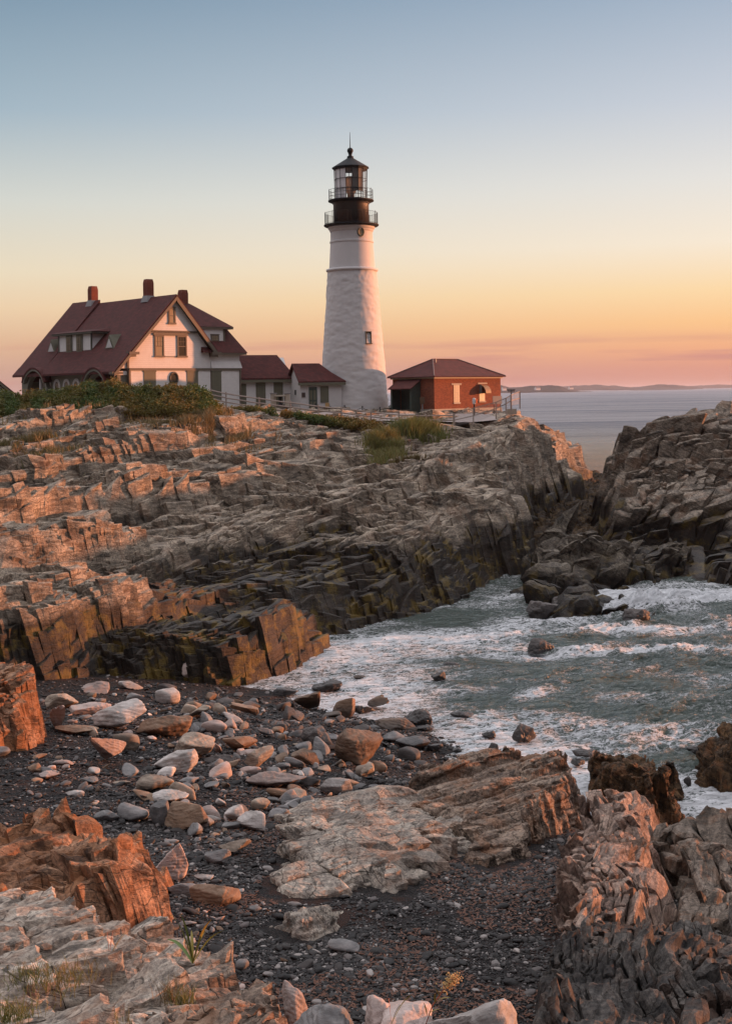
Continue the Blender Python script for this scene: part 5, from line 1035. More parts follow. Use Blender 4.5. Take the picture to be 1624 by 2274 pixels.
MB().box((-.32,-.25,1.9), (.32,.25,1.97)).build('cap', M_IRON, e)
hl = MB()
for k in range(5): hl.box((-.24+k*.11,-.05,1.75), (-.19+k*.11,.05,1.9))
hl.build('fins', M_IRON, e)
for i, (x0_, x1_, lab) in enumerate(((602,612,'left'),(632,643,'right'))):
    p = W((x0_+x1_)/2, 893, 116.5); e = empty('stone_pillar', (p[0], p[1], p[2]-.2), .25, label='squat pale stone pillar on the %s of the round table before the shed' % lab, cat='pillar')
    MB().box((-.22,-.2,-.2), (.22,.2,.95)).build('shaft', M_STONE, e, bevel=.02); MB().box((-.28,-.26,.95), (.28,.26,1.05)).build('cap', M_LEAD, e, bevel=.01)
p = W(622, 893, 116.3); e = empty('garden_table', (p[0], p[1], p[2]-.2), 0, label='round stone table on a dark pedestal between two pillars', cat='table')
MB().lathe([(.5,.72),(.52,.75),(.52,.84),(.5,.86)], 20).build('table_top', M_STONE, e); MB().lathe([(.25,-.2),(.12,.3),(.18,.72)], 12).build('pedestal', M_IRON, e)
# paved path
def strip(name, a, dz, m, **k):
    V = []; Fc = []; n_ = 40
    for i in range(n_+1):
        t = i/n_
        for q in a:
            x = q[0][0]*(1-t)+q[1][0]*t; y = q[0][1]*(1-t)+q[1][1]*t; V.append((x, y, ground(x, y)+dz))
    for i in range(n_): Fc.append((2*i, 2*i+1, 2*i+3, 2*i+2))
    return tag(mesh_np(name, V, Fc, m), **k)
strip('path', (((-30,116.2),(11.5,113.5)), ((-30,108.5),(10.8,107.3))), .075, plain('pavement', (.30,.25,.23), .85, .2, 2, .2, 20), kind='structure', label='grey paved path inside the fence')
# ------------------------------------------------------------------ stones
def ico(sub):
    import bmesh
    bm = bmesh.new(); bmesh.ops.create_icosphere(bm, subdivisions=sub, radius=1.0)
    V = np.array([v.co[:] for v in bm.verts]); Fc = np.array([[v.index for v in f.verts] for f in bm.faces]); bm.free(); return V, Fc
ICO = {s: ico(s) for s in (4, 5)}
def stone_mesh(name, seed, sub=4, size=(1,1,1), p=14, nf=16, m=None, rough=.03, smooth=False, layers=.02):
    r = np.random.RandomState(seed); V, Fc = ICO[sub]
    N = r.randn(nf, 3); N /= np.linalg.norm(N, axis=1)[:, None]; d = r.uniform(.62, 1.0, nf)
    R = 1/(np.sum(np.maximum(V@N.T, 0)**p/d**p, axis=1)**(1/p)+.15)
    P = V*R[:, None]*.9
    P /= np.abs(P).max(0); P = P*np.array(size)/2
    mx = max(size); q = P/mx*2; sh = seed*1.7
    dsp = rough*vn3(q[:,0]*2+sh, q[:,1]*2, q[:,2]*2, 1)*2+rough*.6*vn3(q[:,0]*5+sh, q[:,1]*5, q[:,2]*5, 2)*2+rough*.35*vn3(q[:,0]*12+sh, q[:,1]*12, q[:,2]*12, 3)*2
    dd = r.randn(3)*.3+np.array([0,0,1]); dd /= np.linalg.norm(dd)
    t = q@dd*7+vn3(q[:,0]*2+sh, q[:,1]*2, q[:,2]*2, 4)*2; dsp += layers*(np.abs((t % 1)-.5)-.25)
    P = P+V*dsp[:, None]*mx*.5
    me = bpy.data.meshes.new(name); n = len(Fc)
    me.vertices.add(len(P)); me.vertices.foreach_set('co', P.astype(np.float32).ravel()); me.loops.add(n*3); me.loops.foreach_set('vertex_index', Fc.astype(np.int32).ravel())
    me.polygons.add(n); me.polygons.foreach_set('loop_start', np.arange(n, dtype=np.int32)*3); me.polygons.foreach_set('use_smooth', np.full(n, smooth)); me.update(calc_edges=True); me.materials.append(m); return me
def stone_mat(name, dark, mid, light, wet=None):
    m, nt, b = mat(name); L = nt.links; v = coords(nt, 'obj'); oi = nt.nodes.new('ShaderNodeObjectInfo'); g = nt.nodes.new('ShaderNodeNewGeometry')
    off = nt.nodes.new('ShaderNodeVectorMath'); off.operation = 'ADD'; L.new(g.outputs['Position'], off.inputs[0])
    cc_ = nt.nodes.new('ShaderNodeCombineXYZ'); L.new(mth(nt, 'MULTIPLY', oi.outputs['Random'], 40), cc_.inputs[0]); L.new(cc_.outputs[0], off.inputs[1]); P = off.outputs[0]
    mp_ = nt.nodes.new('ShaderNodeMapping'); mp_.inputs['Rotation'].default_value = (.4,.5,0); mp_.inputs['Scale'].default_value = (1.5,1.5,9); L.new(P, mp_.inputs[0])
    st = noise(nt, mp_.outputs[0], 1.6, 7, .65, .5); big = noise(nt, P, 1.3, 4); fi = noise(nt, P, 30, 5, .7)
    r = ramp(nt, [(.32, dark+(1,)), (.48, mid+(1,)), (.66, light+(1,))], 'LINEAR'); L.new(mth(nt, 'ADD', mth(nt, 'MULTIPLY', st, .5), mth(nt, 'MULTIPLY', big, .5)), r.inputs[0])
    c = mixc(nt, .8, r.outputs[0], mixc(nt, fi, (.6,.6,.6), (1.35,1.35,1.35)), 'MULTIPLY')
    hs = nt.nodes.new('ShaderNodeHueSaturation'); L.new(c, hs.inputs['Color']); L.new(mth(nt, 'ADD', mth(nt, 'MULTIPLY', oi.outputs['Random'], .6), .7), hs.inputs['Value']); hs.inputs['Saturation'].default_value = 1.0
    c = hs.outputs[0]
    sp = nt.nodes.new('ShaderNodeSeparateXYZ'); L.new(g.outputs['Position'], sp.inputs[0])
    wm = mth(nt, 'SUBTRACT', 1.0, step(nt, sp.outputs[2], .15, .55)); c = mixc(nt, mth(nt, 'MULTIPLY', wm, .75), c, (.02,.018,.017)); L.new(c, b.inputs['Base Color'])
    L.new(mth(nt, 'SUBTRACT', .8, mth(nt, 'MULTIPLY', wm, .3)), b.inputs['Roughness'])
    bump(nt, b, mth(nt, 'ADD', st, mth(nt, 'MULTIPLY', fi, .3)), .5, .03); return m
MS = {'tan': stone_mat('tan_stone', (.09,.066,.048), (.24,.185,.14), (.40,.33,.26)), 'grey': stone_mat('grey_stone', (.05,.048,.048), (.135,.13,.127), (.28,.26,.25)),
      'pale': stone_mat('pale_boulder', (.13,.115,.10), (.34,.305,.28), (.55,.51,.48)), 'pink': stone_mat('pink_stone', (.18,.13,.11), (.36,.275,.24), (.47,.39,.36)),
      'dark': stone_mat('dark_stone', (.03,.026,.024), (.08,.068,.062), (.15,.13,.12)), 'brown': stone_mat('brown_stone', (.07,.04,.025), (.17,.10,.06), (.28,.20,.14))}
def zoom6(*a): return a
# (zoom x, base y, width, height, stone, form, turn, label) in the enlarged lower-left view: photo = z/2, z/2+1443
ST = [(897,314,205,105,'tan','dome',.1,'large smooth tan dome shaped boulder near the water edge'),
 (1130,322,195,90,'tan','wedge',.3,'brown striped wedge boulder right of the smooth dome'),
 (745,240,110,62,'pale','round',.2,'knobbly whitish boulder behind the smooth dome boulder'),
 (590,256,120,60,'grey','slab',.5,'flat blue grey stone left of the knobbly whitish boulder'),
 (735,388,255,85,'brown','slab',-.25,'long flat brown layered boulder below the smooth dome'),
 (480,503,185,120,'pink','wedge',-.5,'pinkish wedge boulder leaning left with a lit right end'),
 (560,455,110,75,'tan','round',.2,'grey tan boulder touching the back of the pinkish wedge'),
 (860,490,240,125,'tan','block',.2,'big tan boulder with a dark top in the middle of the stones'),
 (785,548,205,95,'pale','block',-.2,'white boulder blotched with black in front of the big tan one'),
 (1062,448,150,78,'brown','wedge',-.4,'brown boulder with orange lit nose'),
 (1130,542,150,92,'tan','cube',.1,'square yellowish boulder with flat front'),
 (945,372,112,52,'pink','round',.1,'small pink boulder with a ridge on top'),
 (1185,390,90,45,'grey','slab',.1,'low grey stone right of the small pink boulder'),
 (672,632,165,82,'tan','dome',-.2,'rounded grey tan boulder standing clear in the dark gravel'),
 (748,682,165,48,'pale','slab',-.2,'long flat white stone just below the rounded grey tan boulder'),
 (1215,622,260,80,'pink','slab',-.2,'long flat pinkish slab stone pointing to the right'),
 (588,770,135,72,'grey','round',0,'dark grey rounded boulder beside the brown paired ones'),
 (822,802,185,118,'brown','block',.2,'big brown boulder with streaked face'),
 (712,778,105,98,'grey','block',.4,'grey boulder leaning on the left of the big brown one'),
 (922,746,148,75,'pink','dome',.2,'pinkish grey smooth boulder behind the big brown one'),
 (1042,762,92,66,'pale','round',.1,'cream boulder between the pinkish dome and the white angular one'),
 (1118,808,130,88,'pale','wedge',.3,'white angular boulder with sharp top'),
 (1150,716,85,52,'tan','round',.3,'small tan boulder above the white angular one'),
 (470,765,115,48,'grey','slab',.2,'flat grey stone partly hidden behind the rust orange outcrop'),
 (1035,918,145,78,'tan','cube',-.1,'blocky tan stone on the gravel left of the wide flat slab'),
 (958,958,122,62,'grey','slab',.0,'smooth blue grey stone in front of the blocky tan one'),
 (770,1038,215,165,'pink','cube',.2,'huge pinkish white block beside the rust orange outcrop'),
 (935,1150,220,118,'brown','wedge',.3,'grey brown three sided boulder in the near gravel'),
 (815,1098,140,60,'grey','slab',.5,'blue grey flat slab propped on the three sided boulder'),
 (905,1030,90,35,'pale','slab',.2,'thin pale stone between the huge block and the three sided boulder'),
 (1525,1356,135,72,'grey','round',.1,'lone dark grey boulder on the near black pebbles'),
 (1405,432,150,88,'dark','block',.2,'black wet boulder with a greenish top'),
 (1575,515,250,140,'brown','block',-.15,'biggest brown boulder of the cove with an orange lit end'),
 (820,638,74,42,'grey','round',.1,'small round grey boulder alone in the gravel gap'),
 (410,382,64,50,'tan','cube',.3,'small cubic stone between the striped ledge and the pinkish wedge'),
 (1500,648,145,72,'pale','block',.2,'cracked whitish boulder above the wide flat slab'),
 (415,600,125,36,'grey','slab',-.2,'flat oval grey stone on the reddish gravel'),
 (530,606,92,26,'tan','slab',.1,'thin flat tan stone on the reddish gravel'),
 (156,548,86,40,'brown','round',.1,'reddish brown round stone on the far left gravel'),
 (1238,662,112,46,'brown','dome',.1,'low brown dome stone below the long pinkish slab'),
 (236,355,135,105,'pale','wedge',.4,'cream striped wedge leaning beside the tall stack'),
 (250,262,160,60,'tan','slab',.5,'striped flat rock touching the right foot of the tall stack'),
 (330,378,190,42,'brown','slab',.1,'low brown layered stone in front of the cream wedge'),
 (490,362,270,118,'pale','block',-.35,'long pale striped ledge rock with a square end'),
 (390,290,180,70,'pink','slab',-.3,'pinkish ledge rock behind the long pale striped one'),
 (1340,505,140,62,'brown','block',-.3,'brown boulder left of the biggest brown one'),
 (980,506,150,30,'dark','slab',0,'thin dark flat stone right of the blotched white boulder'),
 (1445,212,145,52,'dark','round',0,'knobbly grey boulder at the water line'),
 (1368,268,125,78,'brown','wedge',.1,'dark boulder with rusty right side at the water line'),
 (1262,208,112,36,'grey','slab',0,'low grey stone at the water line, left of the knobbly one'),
 (335,655,92,30,'pale','slab',-.1,'flat whitish stone low on the left gravel'),
 (270,520,110,40,'pink','slab',-.3,'long pink stone on the left gravel'),
 (200,575,110,30,'pink','slab',-.4,'narrow pink stone leaning downslope on the left gravel'),
 (1545,700,60,30,'grey','round',0,'small grey boulder touching the top of the wide slab'),
 (430,190,150,60,'pink','wedge',-.5,'pink lit ledge fragment under the dark cliffs'),
 (560,175,130,45,'pale','slab',-.5,'white banded ledge fragment under the dark cliffs'),
 (840,140,80,75,'pink','block',.2,'orange lit block at the cliff foot')]
# the same for stones seen in the enlarged cove view: photo = z*.6243+610.6, z*.6243+1221
SW = [(580,470,52,30,'dark','round',0,'small black rock alone in the middle of the foam'),(940,368,100,38,'dark','dome',.3,'black rock with the sea pouring over it'),(625,416,62,14,'dark','slab',0,'thin dark rock barely above the foam'),
 (885,692,118,52,'dark','block',-.35,'long black rock off the weedy crest of the layered outcrop'),(765,672,56,24,'dark','round',0,'little black rock beside the long black one'),(777,712,42,20,'dark','round',0,'smallest black rock near the layered outcrop'),
 (517,628,118,48,'dark','dome',-.3,'smooth dark boulder with a pale nose in the foam'),(432,652,135,54,'brown','block',-.2,'wet brown boulder left of the smooth dark one'),(350,572,95,46,'brown','wedge',-.3,'wet reddish boulder at the foam edge'),
 (298,458,44,11,'brown','slab',0,'thin brown rock in the foam near the cliff'),(540,648,100,10,'dark','slab',0,'flat dark rock awash below the smooth dark boulder'),
 (670,600,85,16,'dark','slab',.2,'low rock awash in the middle of the cove'),(1100,738,80,24,'dark','round',0,'low black rock behind the weedy crest'),(1500,722,85,20,'dark','slab',0,'flat black rock left of the weedy black rock'),
 (940,238,130,46,'dark','block',0,'rounded black rock at the left foot of the washed rocks'),(1290,258,95,42,'dark','block',0,'rounded black rock by the breaking wave'),(1040,218,170,42,'dark','block',.2,'long black weedy rock before the washed rocks'),
 (1075,772,50,26,'dark','round',0,'dark round rock tucked behind the layered outcrop'),(250,600,90,60,'brown','block',.1,'wet brown rock at the left of the foam edge'),(300,590,100,40,'dark','block',.1,'dark rock wedged between the wet brown ones'),
 (570,720,55,35,'grey','wedge',.1,'grey pointed stone at the pebble edge'),(425,690,90,32,'grey','round',0,'flat dark grey stone at the pebble edge'),(490,715,120,40,'grey','slab',0,'grey ledge stone at the pebble edge'),(345,830,95,60,'tan','wedge',-.4,'tan wedge stone beside the layered outcrop'),
 (1470,838,35,50,'dark','wedge',0,'small pointed black rock in the shallow water'),(650,720,36,18,'grey','round',0,'last grey stone standing in the foam')]
FORM = {'dome': ((1,.8,.62), 6, 10, True), 'round': ((1,.8,.6), 8, 16, True), 'block': ((1,.75,.62), 18, 14, False), 'wedge': ((1,.8,.75), 26, 9, False), 'cube': ((1,.85,.75), 24, 8, False), 'slab': ((1,.6,.3), 16, 14, False)}
def hero(x, yb, w, h, mk, form, turn, label, water=False, seed=0):
    p = G(x, yb, -.02) if water else on_beach(x, yb)
    if p[2] < .0: p = (p[0], p[1], max(p[2], -.06))
    s = p[1]/F; wm = w*s; al = (ZC-p[2])/p[1]; f, pp, nf, smo = FORM[form]; dm = wm*f[1]
    hm = max(.22*wm, (h*s-dm*al*.45)*1.1); hm = min(hm, wm*.95)
    me = stone_mesh('rock', seed, 5 if w > 75 else 4, (wm*1.08, dm, hm*1.35), pp, nf, MS[mk], .10 if mk == 'dark' else .04, smo and mk != 'dark', .03 if mk != 'grey' else .015)
    o = bpy.data.objects.new('boulder', me); COL.objects.link(o); o.location = (p[0], p[1]+dm*.42, p[2]+hm*.42); o.rotation_euler = (0, 0, -turn*.6)
    tag(o, label, 'rock', 'rocks in the cove water' if water else 'boulders on the beach'); return (p[0], p[1]+dm*.4, wm*.55)
HERO = []
for i, (x, y, w, h, mk, fo, tu, la) in enumerate(ST): HERO.append(hero(x/2, y/2+1443, w/2, h/2, mk, fo, tu, la, False, 100+i))
for i, (x, y, w, h, mk, fo, tu, la) in enumerate(SW):
    q = .6243; xx, yy = x*q+610.6, y*q+1221; HERO.append(hero(xx, yy, w*q, h*q*1.15, mk, 'block' if mk == 'dark' else fo, tu, la, yy < 1640 or x > 600, 300+i))
for i, (x, y, Yd, w_, d_, h_, mk, fo, tu, la) in enumerate(((735,2245,12.4,.78,.9,.55,'grey','round',.2,'rounded grey rock at the bottom edge between two smaller rocks'),(905,2262,12.2,.62,.7,.4,'pink','block',.3,'small pinkish rock sunk behind the goldenrod at the bottom'),
        (1075,2262,12.3,.62,.9,.62,'pale','wedge',.6,'upright pinkish rock poking up at bottom centre right'),(840,2258,12.3,.28,.4,.4,'pink','cube',.2,'narrow orange pink stone jammed between bottom boulders'),(990,2275,12.1,.4,.5,.3,'pale','block',.2,'low whitish stone left of the upright pinkish rock'),(650,2215,13.2,.3,.4,.3,'pink','block',.5,'little orange stone at the end of the flat bottom ledge'))):
    p = W(x, y, Yd); me = stone_mesh('rock', 700+i, 5, (w_*1.25, d_, h_*1.9), 16, 14, MS[mk], .05, False, .04); o = bpy.data.objects.new('boulder', me); COL.objects.link(o); o.location = (p[0], p[1]+.1, p[2]-h_*.5); o.rotation_euler = (.1, 0, tu); tag(o, la, 'rock', 'boulders on the bank')
# beach ledge polygons to keep stones off
OUTP = [[p[:2] for p in q] for q in (o1, o1b, o2, o5, o6)]
def clear(x, y, r=0.0):
    Xp = np.array([x]); Yp = np.array([y])
    return all(float(sdf(Xp, Yp, q)[0]) < -r for q in OUTP)
# loose stones, each one its own object
protos = []
for k in range(14):
    f, pp, nf, smo = FORM[['dome','round','block','slab','cube','round','slab'][k % 7]]
    protos.append([stone_mesh('loose_stone', 500+k, 4, (f[0], f[1], f[2]*1.1), min(pp, 12), nf, MS[c_], .03, True, .02) for c_ in ('grey','tan','pink','pale','dark','brown')])
rnd = random.Random(11); n = 0
while n < 298:
    x = rnd.uniform(60, 1000) if rnd.random() < .3 else rnd.gauss(560, 210); y = rnd.uniform(1530, 1880) if rnd.random() < .88 else rnd.uniform(2000, 2200)
    if y > 1850 and rnd.random() < .5 and x < 1000: x = rnd.uniform(380, 640)
    p = on_beach(x, y)
    if p[2] < .12 or not clear(p[0], p[1], .12): continue
    if y > 1800 and x < 380: continue
    if any((p[0]-a)**2+(p[1]-b_)**2 < r_*r_*.7 for a, b_, r_ in HERO): continue
    s = min(.62, math.exp(rnd.gauss(-1.12, .42)))
    if y > 1850: s *= .5
    c_ = (4 if rnd.random() < .7 else 0) if p[2] < .55 else (0 if rnd.random() < .45 else rnd.choice((1, 2, 3, 5, 5, 4)))
    o = bpy.data.objects.new('beach_stone', protos[rnd.randrange(14)][c_]); COL.objects.link(o)
    o.location = (p[0], p[1], p[2]+s*.10); o.scale = (s*rnd.uniform(.9,1.3), s*rnd.uniform(.8,1.1), s*rnd.uniform(.7,1.1)); o.rotation_euler = (rnd.uniform(-.2,.2), rnd.uniform(-.2,.2), rnd.uniform(0, 6.3))
    tag(o, 'loose stone no wider than two hands among the dark beach pebbles', 'stone', 'loose stones scattered over the beach'); n += 1
n = 0
while n < 52:
    x = rnd.gauss(600, 170); y = rnd.uniform(1550, 1800); p = on_beach(x, y)
    if x < 280 or p[2] < .03 or not clear(p[0], p[1], .2): continue
    if any((p[0]-a)**2+(p[1]-b_)**2 < r_*r_*.9 for a, b_, r_ in HERO): continue
    s = rnd.uniform(.40, .72); c_ = rnd.choice((4, 4, 0, 5)) if p[2] < .55 else rnd.choice((0, 0, 1, 2, 5)); o = bpy.data.objects.new('boulder', protos[rnd.randrange(14)][c_]); COL.objects.link(o); HERO.append((p[0], p[1], s*.5))
    o.location = (p[0], p[1], p[2]+s*.12); o.scale = (s*rnd.uniform(.9,1.3), s*rnd.uniform(.8,1.1), s*rnd.uniform(.9,1.3)); o.rotation_euler = (rnd.uniform(-.3,.3), rnd.uniform(-.3,.3), rnd.uniform(0, 6.3))
    tag(o, 'plain knee high boulder filling a gap between the larger beach boulders', 'rock', 'plain boulders between the larger ones'); n += 1
# pebbles: uncountable, points carrying small stones
rp = np.random.RandomState(5); NP = 460000
u = rp.uniform(-.46, .42, NP); Yp = 16*(47/16)**rp.beta(1.0, 1.35, NP); Xp = u*Yp; Zp = BC(Xp, Yp)
ok = (Zp > -.04)
for q in OUTP: ok &= sdf(Xp, Yp, q) < -.02
ok &= (rp.rand(NP) < np.clip(.55+fbm2(Xp*.5, Yp*.5, 3, 4)*1.3, .2, 1))
Xp, Yp, Zp = Xp[ok], Yp[ok], Zp[ok]+.05*fbm2(Xp[ok]*.8, Yp[ok]*.8, 4, 2)+.02*fbm2(Xp[ok]*5, Yp[ok]*5, 3, 3)
n_ = len(Xp); s = np.exp(rp.normal(-4.0, .40, n_))*np.clip(Yp/26, .85, 1.5); s = np.where(rp.rand(n_) < .05, s*rp.uniform(1.3, 3.4, n_), s); s = np.minimum(s, .10)
sc3_ = np.stack([s*rp.uniform(.9,1.6,n_), s*rp.uniform(.8,1.1,n_), s*rp.uniform(.4,.7,n_)], -1); ro3 = np.stack([rp.uniform(-.35,.35,n_), rp.uniform(-.35,.35,n_), rp.uniform(0,6.3,n_)], -1)
me = bpy.data.meshes.new('pebbles'); me.vertices.add(n_); me.vertices.foreach_set('co', np.stack([Xp, Yp, Zp+s*.2], -1).astype(np.float32).ravel())
for nm, v in (('psize', sc3_), ('prot', ro3)):
    a_ = me.attributes.new(nm, 'FLOAT_VECTOR', 'POINT'); a_.data.foreach_set('vector', v.astype(np.float32).ravel())
m, nt, b = mat('pebble'); L = nt.links; oi = nt.nodes.new('ShaderNodeObjectInfo')
r = ramp(nt, [(0, (.005,.004,.004,1)), (.5, (.013,.011,.010,1)), (.78, (.032,.027,.025,1)), (.93, (.12,.105,.10,1)), (1, (.32,.29,.27,1))], 'LINEAR'); L.new(oi.outputs['Random'], r.inputs[0])
c = mixc(nt, .5, r.outputs[0], mixc(nt, noise(nt, coords(nt), 40, 3), (.7,.7,.7), (1.3,1.3,1.3)), 'MULTIPLY'); L.new(c, b.inputs['Base Color']); b.inputs['Roughness'].default_value = .6; b.inputs['Specular IOR Level'].default_value = .3
pe = bpy.data.objects.new('pebbles', me); COL.objects.link(pe); me.materials.append(m)
ng = bpy.data.node_groups.new('pebbles', 'GeometryNodeTree'); ng.interface.new_socket('Geometry', in_out='INPUT', socket_type='NodeSocketGeometry'); ng.interface.new_socket('Geometry', in_out='OUTPUT', socket_type='NodeSocketGeometry')
gi = ng.nodes.new('NodeGroupInput'); go = ng.nodes.new('NodeGroupOutput'); ip = ng.nodes.new('GeometryNodeInstanceOnPoints'); ic = ng.nodes.new('GeometryNodeMeshIcoSphere'); ic.inputs['Subdivisions'].default_value = 3; ic.inputs['Radius'].default_value = 1.0
ss_ = ng.nodes.new('GeometryNodeSetShadeSmooth'); sm = ng.nodes.new('GeometryNodeSetMaterial'); sm.inputs['Material'].default_value = m
sp_ = ng.nodes.new('GeometryNodeSetPosition'); nz_ = ng.nodes.new('ShaderNodeTexNoise'); nz_.inputs['Scale'].default_value = 1.1
vm = ng.nodes.new('ShaderNodeVectorMath'); vm.operation = 'MULTIPLY_ADD'; ng.links.new(nz_.outputs['Color'], vm.inputs[0]); vm.inputs[1].default_value = (.8,.8,.8); vm.inputs[2].default_value = (-.4,-.4,-.4)
ng.links.new(ic.outputs['Mesh'], sp_.inputs['Geometry']); ng.links.new(vm.outputs[0], sp_.inputs['Offset']); ng.links.new(sp_.outputs[0], ss_.inputs[0]); ng.links.new(ss_.outputs[0], sm.inputs[0]); ng.links.new(sm.outputs[0], ip.inputs['Instance']); ng.links.new(gi.outputs[0], ip.inputs['Points'])
for nm, so_ in (('psize', 'Scale'), ('prot', 'Rotation')):
    na = ng.nodes.new('GeometryNodeInputNamedAttribute'); na.data_type = 'FLOAT_VECTOR'; na.inputs['Name'].default_value = nm; ng.links.new(na.outputs[0], ip.inputs[so_])
ng.links.new(ip.outputs[0], go.inputs[0]); md = pe.modifiers.new('pebbles', 'NODES'); md.node_group = ng
tag(pe, 'dark wet looking pebbles covering the cove beach', kind='stuff')

rw = np.random.RandomState(21); n_ = 60000; u = rw.uniform(-.27, .27, n_); Yw = rw.uniform(17, 42, n_); Xw = u*Yw; Zw = BC(Xw, Yw)
ok = (Zw > .15) & (fbm2(Xw*.45, Yw*.45, 4, 31)+.35*np.exp(-((Xw-3.2)/2)**2-((Yw-24.5)/2.5)**2) > .16)
for q in OUTP: ok &= sdf(Xw, Yw, q) < .05
Pw = np.stack([Xw, Yw, Zw+.05*fbm2(Xw*.8, Yw*.8, 4, 2)+.035], -1)[ok]; k = len(Pw); an = rw.uniform(0, 6.3, k); ln = rw.uniform(.02, .07, k)[:, None]
A_ = np.stack([np.cos(an), np.sin(an), rw.uniform(-.25, .25, k)], -1)*ln; B_ = np.stack([-np.sin(an), np.cos(an), rw.uniform(-.4, .4, k)], -1)*ln*.28
V = np.stack([Pw-A_, Pw-B_, Pw+A_, Pw+B_], 1).reshape(-1, 3)
tag(mesh_np('seaweed', V, np.arange(k*4).reshape(k, 4), plain('dry_wrack', (.10,.035,.014), .7, .5, 6)), 'rusty brown seaweed shreds strewn in drifts over the dark pebbles', kind='stuff')
# ------------------------------------------------------------------ plants
def leaf_mat(name, c1, c2, c3):
    m, nt, b = mat(name); L = nt.links; g = nt.nodes.new('ShaderNodeNewGeometry'); a = nt.nodes.new('ShaderNodeAttribute'); a.attribute_name = 'tint'
    r1 = mixc(nt, g.outputs['Random Per Island'], c1, c2); c = mixc(nt, a.outputs['Fac'], r1, c3); L.new(c, b.inputs['Base Color']); b.inputs['Roughness'].default_value = .7
    tr_ = nt.nodes.new('ShaderNodeBsdfTranslucent'); L.new(c, tr_.inputs[0]); mx = nt.nodes.new('ShaderNodeMixShader'); mx.inputs[0].default_value = .25
    L.new(b.outputs[0], mx.inputs[1]); L.new(tr_.outputs[0], mx.inputs[2]); L.new(mx.outputs[0], nt.nodes['Material Output'].inputs['Surface']); return m
M_LEAF = leaf_mat('rose_leaves', (.035,.065,.012), (.11,.15,.03), (.26,.13,.025)); M_DRY = leaf_mat('dry_grass', (.13,.085,.04), (.30,.2,.10), (.10,.12,.03)); M_GRASS = leaf_mat('tall_grass', (.06,.09,.018), (.16,.19,.05), (.28,.19,.07))
def leaves(C, rad, per, size, rr, tint):
    """leaf quads spread through blobs: C (n,3) centres, rad (n,)"""
    n = len(C); d = rr.randn(n*per, 3); d /= np.linalg.norm(d, axis=1)[:, None]; R = np.repeat(rad, per)*rr.uniform(.55, 1.08, n*per)
    P = np.repeat(C, per, 0)+d*R[:, None]*np.array([1,1,.85]); k = len(P)
    a = rr.randn(k, 3); a /= np.linalg.norm(a, axis=1)[:, None]; b = np.cross(a, rr.randn(k, 3)); b /= np.linalg.norm(b, axis=1)[:, None]
    s = size*rr.uniform(.6, 1.4, k)[:, None]; a = a*s; b = b*s*.55
    V = np.stack([P-a, P-b, P+a, P+b], 1).reshape(-1, 3); t = np.repeat(np.repeat(tint, per)*rr.uniform(.4, 1.2, k), 4)
    return V, np.clip(t, 0, 1)
def quads(n): return np.arange(n*4).reshape(n, 4)
rr = np.random.RandomState(9)
prof = [(-60,757),(0,760),(130,790),(200,775),(350,770),(480,732),(560,715),(700,712),(750,690),(800,712),(860,742),(940,732),(1000,742),(1080,715),(1150,735),(1220,728),(1300,742),(1370,785),(1410,840),(1440,900)]
px_ = [p[0]*.3419 for p in prof]; py_ = [p[1]*.3419+599.6 for p in prof]
C = []; R_ = []; T_ = []
for i in range(1500):
    x = rr.uniform(-120, 488); Yd = rr.uniform(96, 105); yt = np.interp(x, px_, py_)+rr.uniform(-1, 3)+6*(vn2(np.array([x*.08]), np.array([Yd]), 1)[0]+.3)
    top = W(x, yt, 101)[2]; gz = W(x, 916, 96.5)[2]; f = (Yd-96)/6
    zt = gz+(top-gz)*min(1, .25+.85*f); z = zt-rr.uniform(.25, .9) if rr.rand() < .6 else rr.uniform(gz-.2, zt-.3)
    C.append((ray(x, 900)[0]*Yd, Yd, z)); R_.append(rr.uniform(.16, .60))
    tt = vn2(np.array([x*.035]), np.array([z*.9]), 2)[0]+.12+.5*max(0, 1-abs(x-275)/60)*.8+.25*(x > 300); T_.append(float(np.clip(tt*1.1, 0, .75)))
V, t = leaves(np.array(C), np.array(R_), 75, .085, rr, np.array(T_))
th1 = mesh_np('shrubbery', V, quads(len(V)//4), M_LEAF, False, {'tint': t}); tag(th1, 'dense thicket of beach roses with yellowing patches before the large house', 'bushes', kind='stuff')
C = []; R_ = []; T_ = []
for i in range(1100):
    x = rr.uniform(470, 850); tt = (x-470)/380; yb = np.interp(x, [470,520,600,700,800,850], [900,915,925,935,945,945]); yy = rr.uniform(np.interp(x, [470,600,700,850], [876,898,908,925]), yb)
    Yd = 106.5-(yy-890)*.10; 
    if vn2(np.array([x*.05]), np.array([yy*.1]), 3)[0] < -.22: continue
    p = W(x, yy, Yd); C.append((p[0], p[1], head_z(p[0], p[1])+rr.uniform(.05, .5))); R_.append(rr.uniform(.2, .42)); T_.append(float(np.clip(vn2(np.array([x*.03]), np.array([yy*.06]), 1)[0]*2+.35, 0, 1)))
V, t = leaves(np.array(C), np.array(R_), 60, .075, rr, np.array(T_))
tag(mesh_np('undergrowth', V, quads(len(V)//4), M_LEAF, False, {'tint': t}), 'low weeds and goldenrod between the split rail fence and the rocks', 'weeds', kind='stuff')
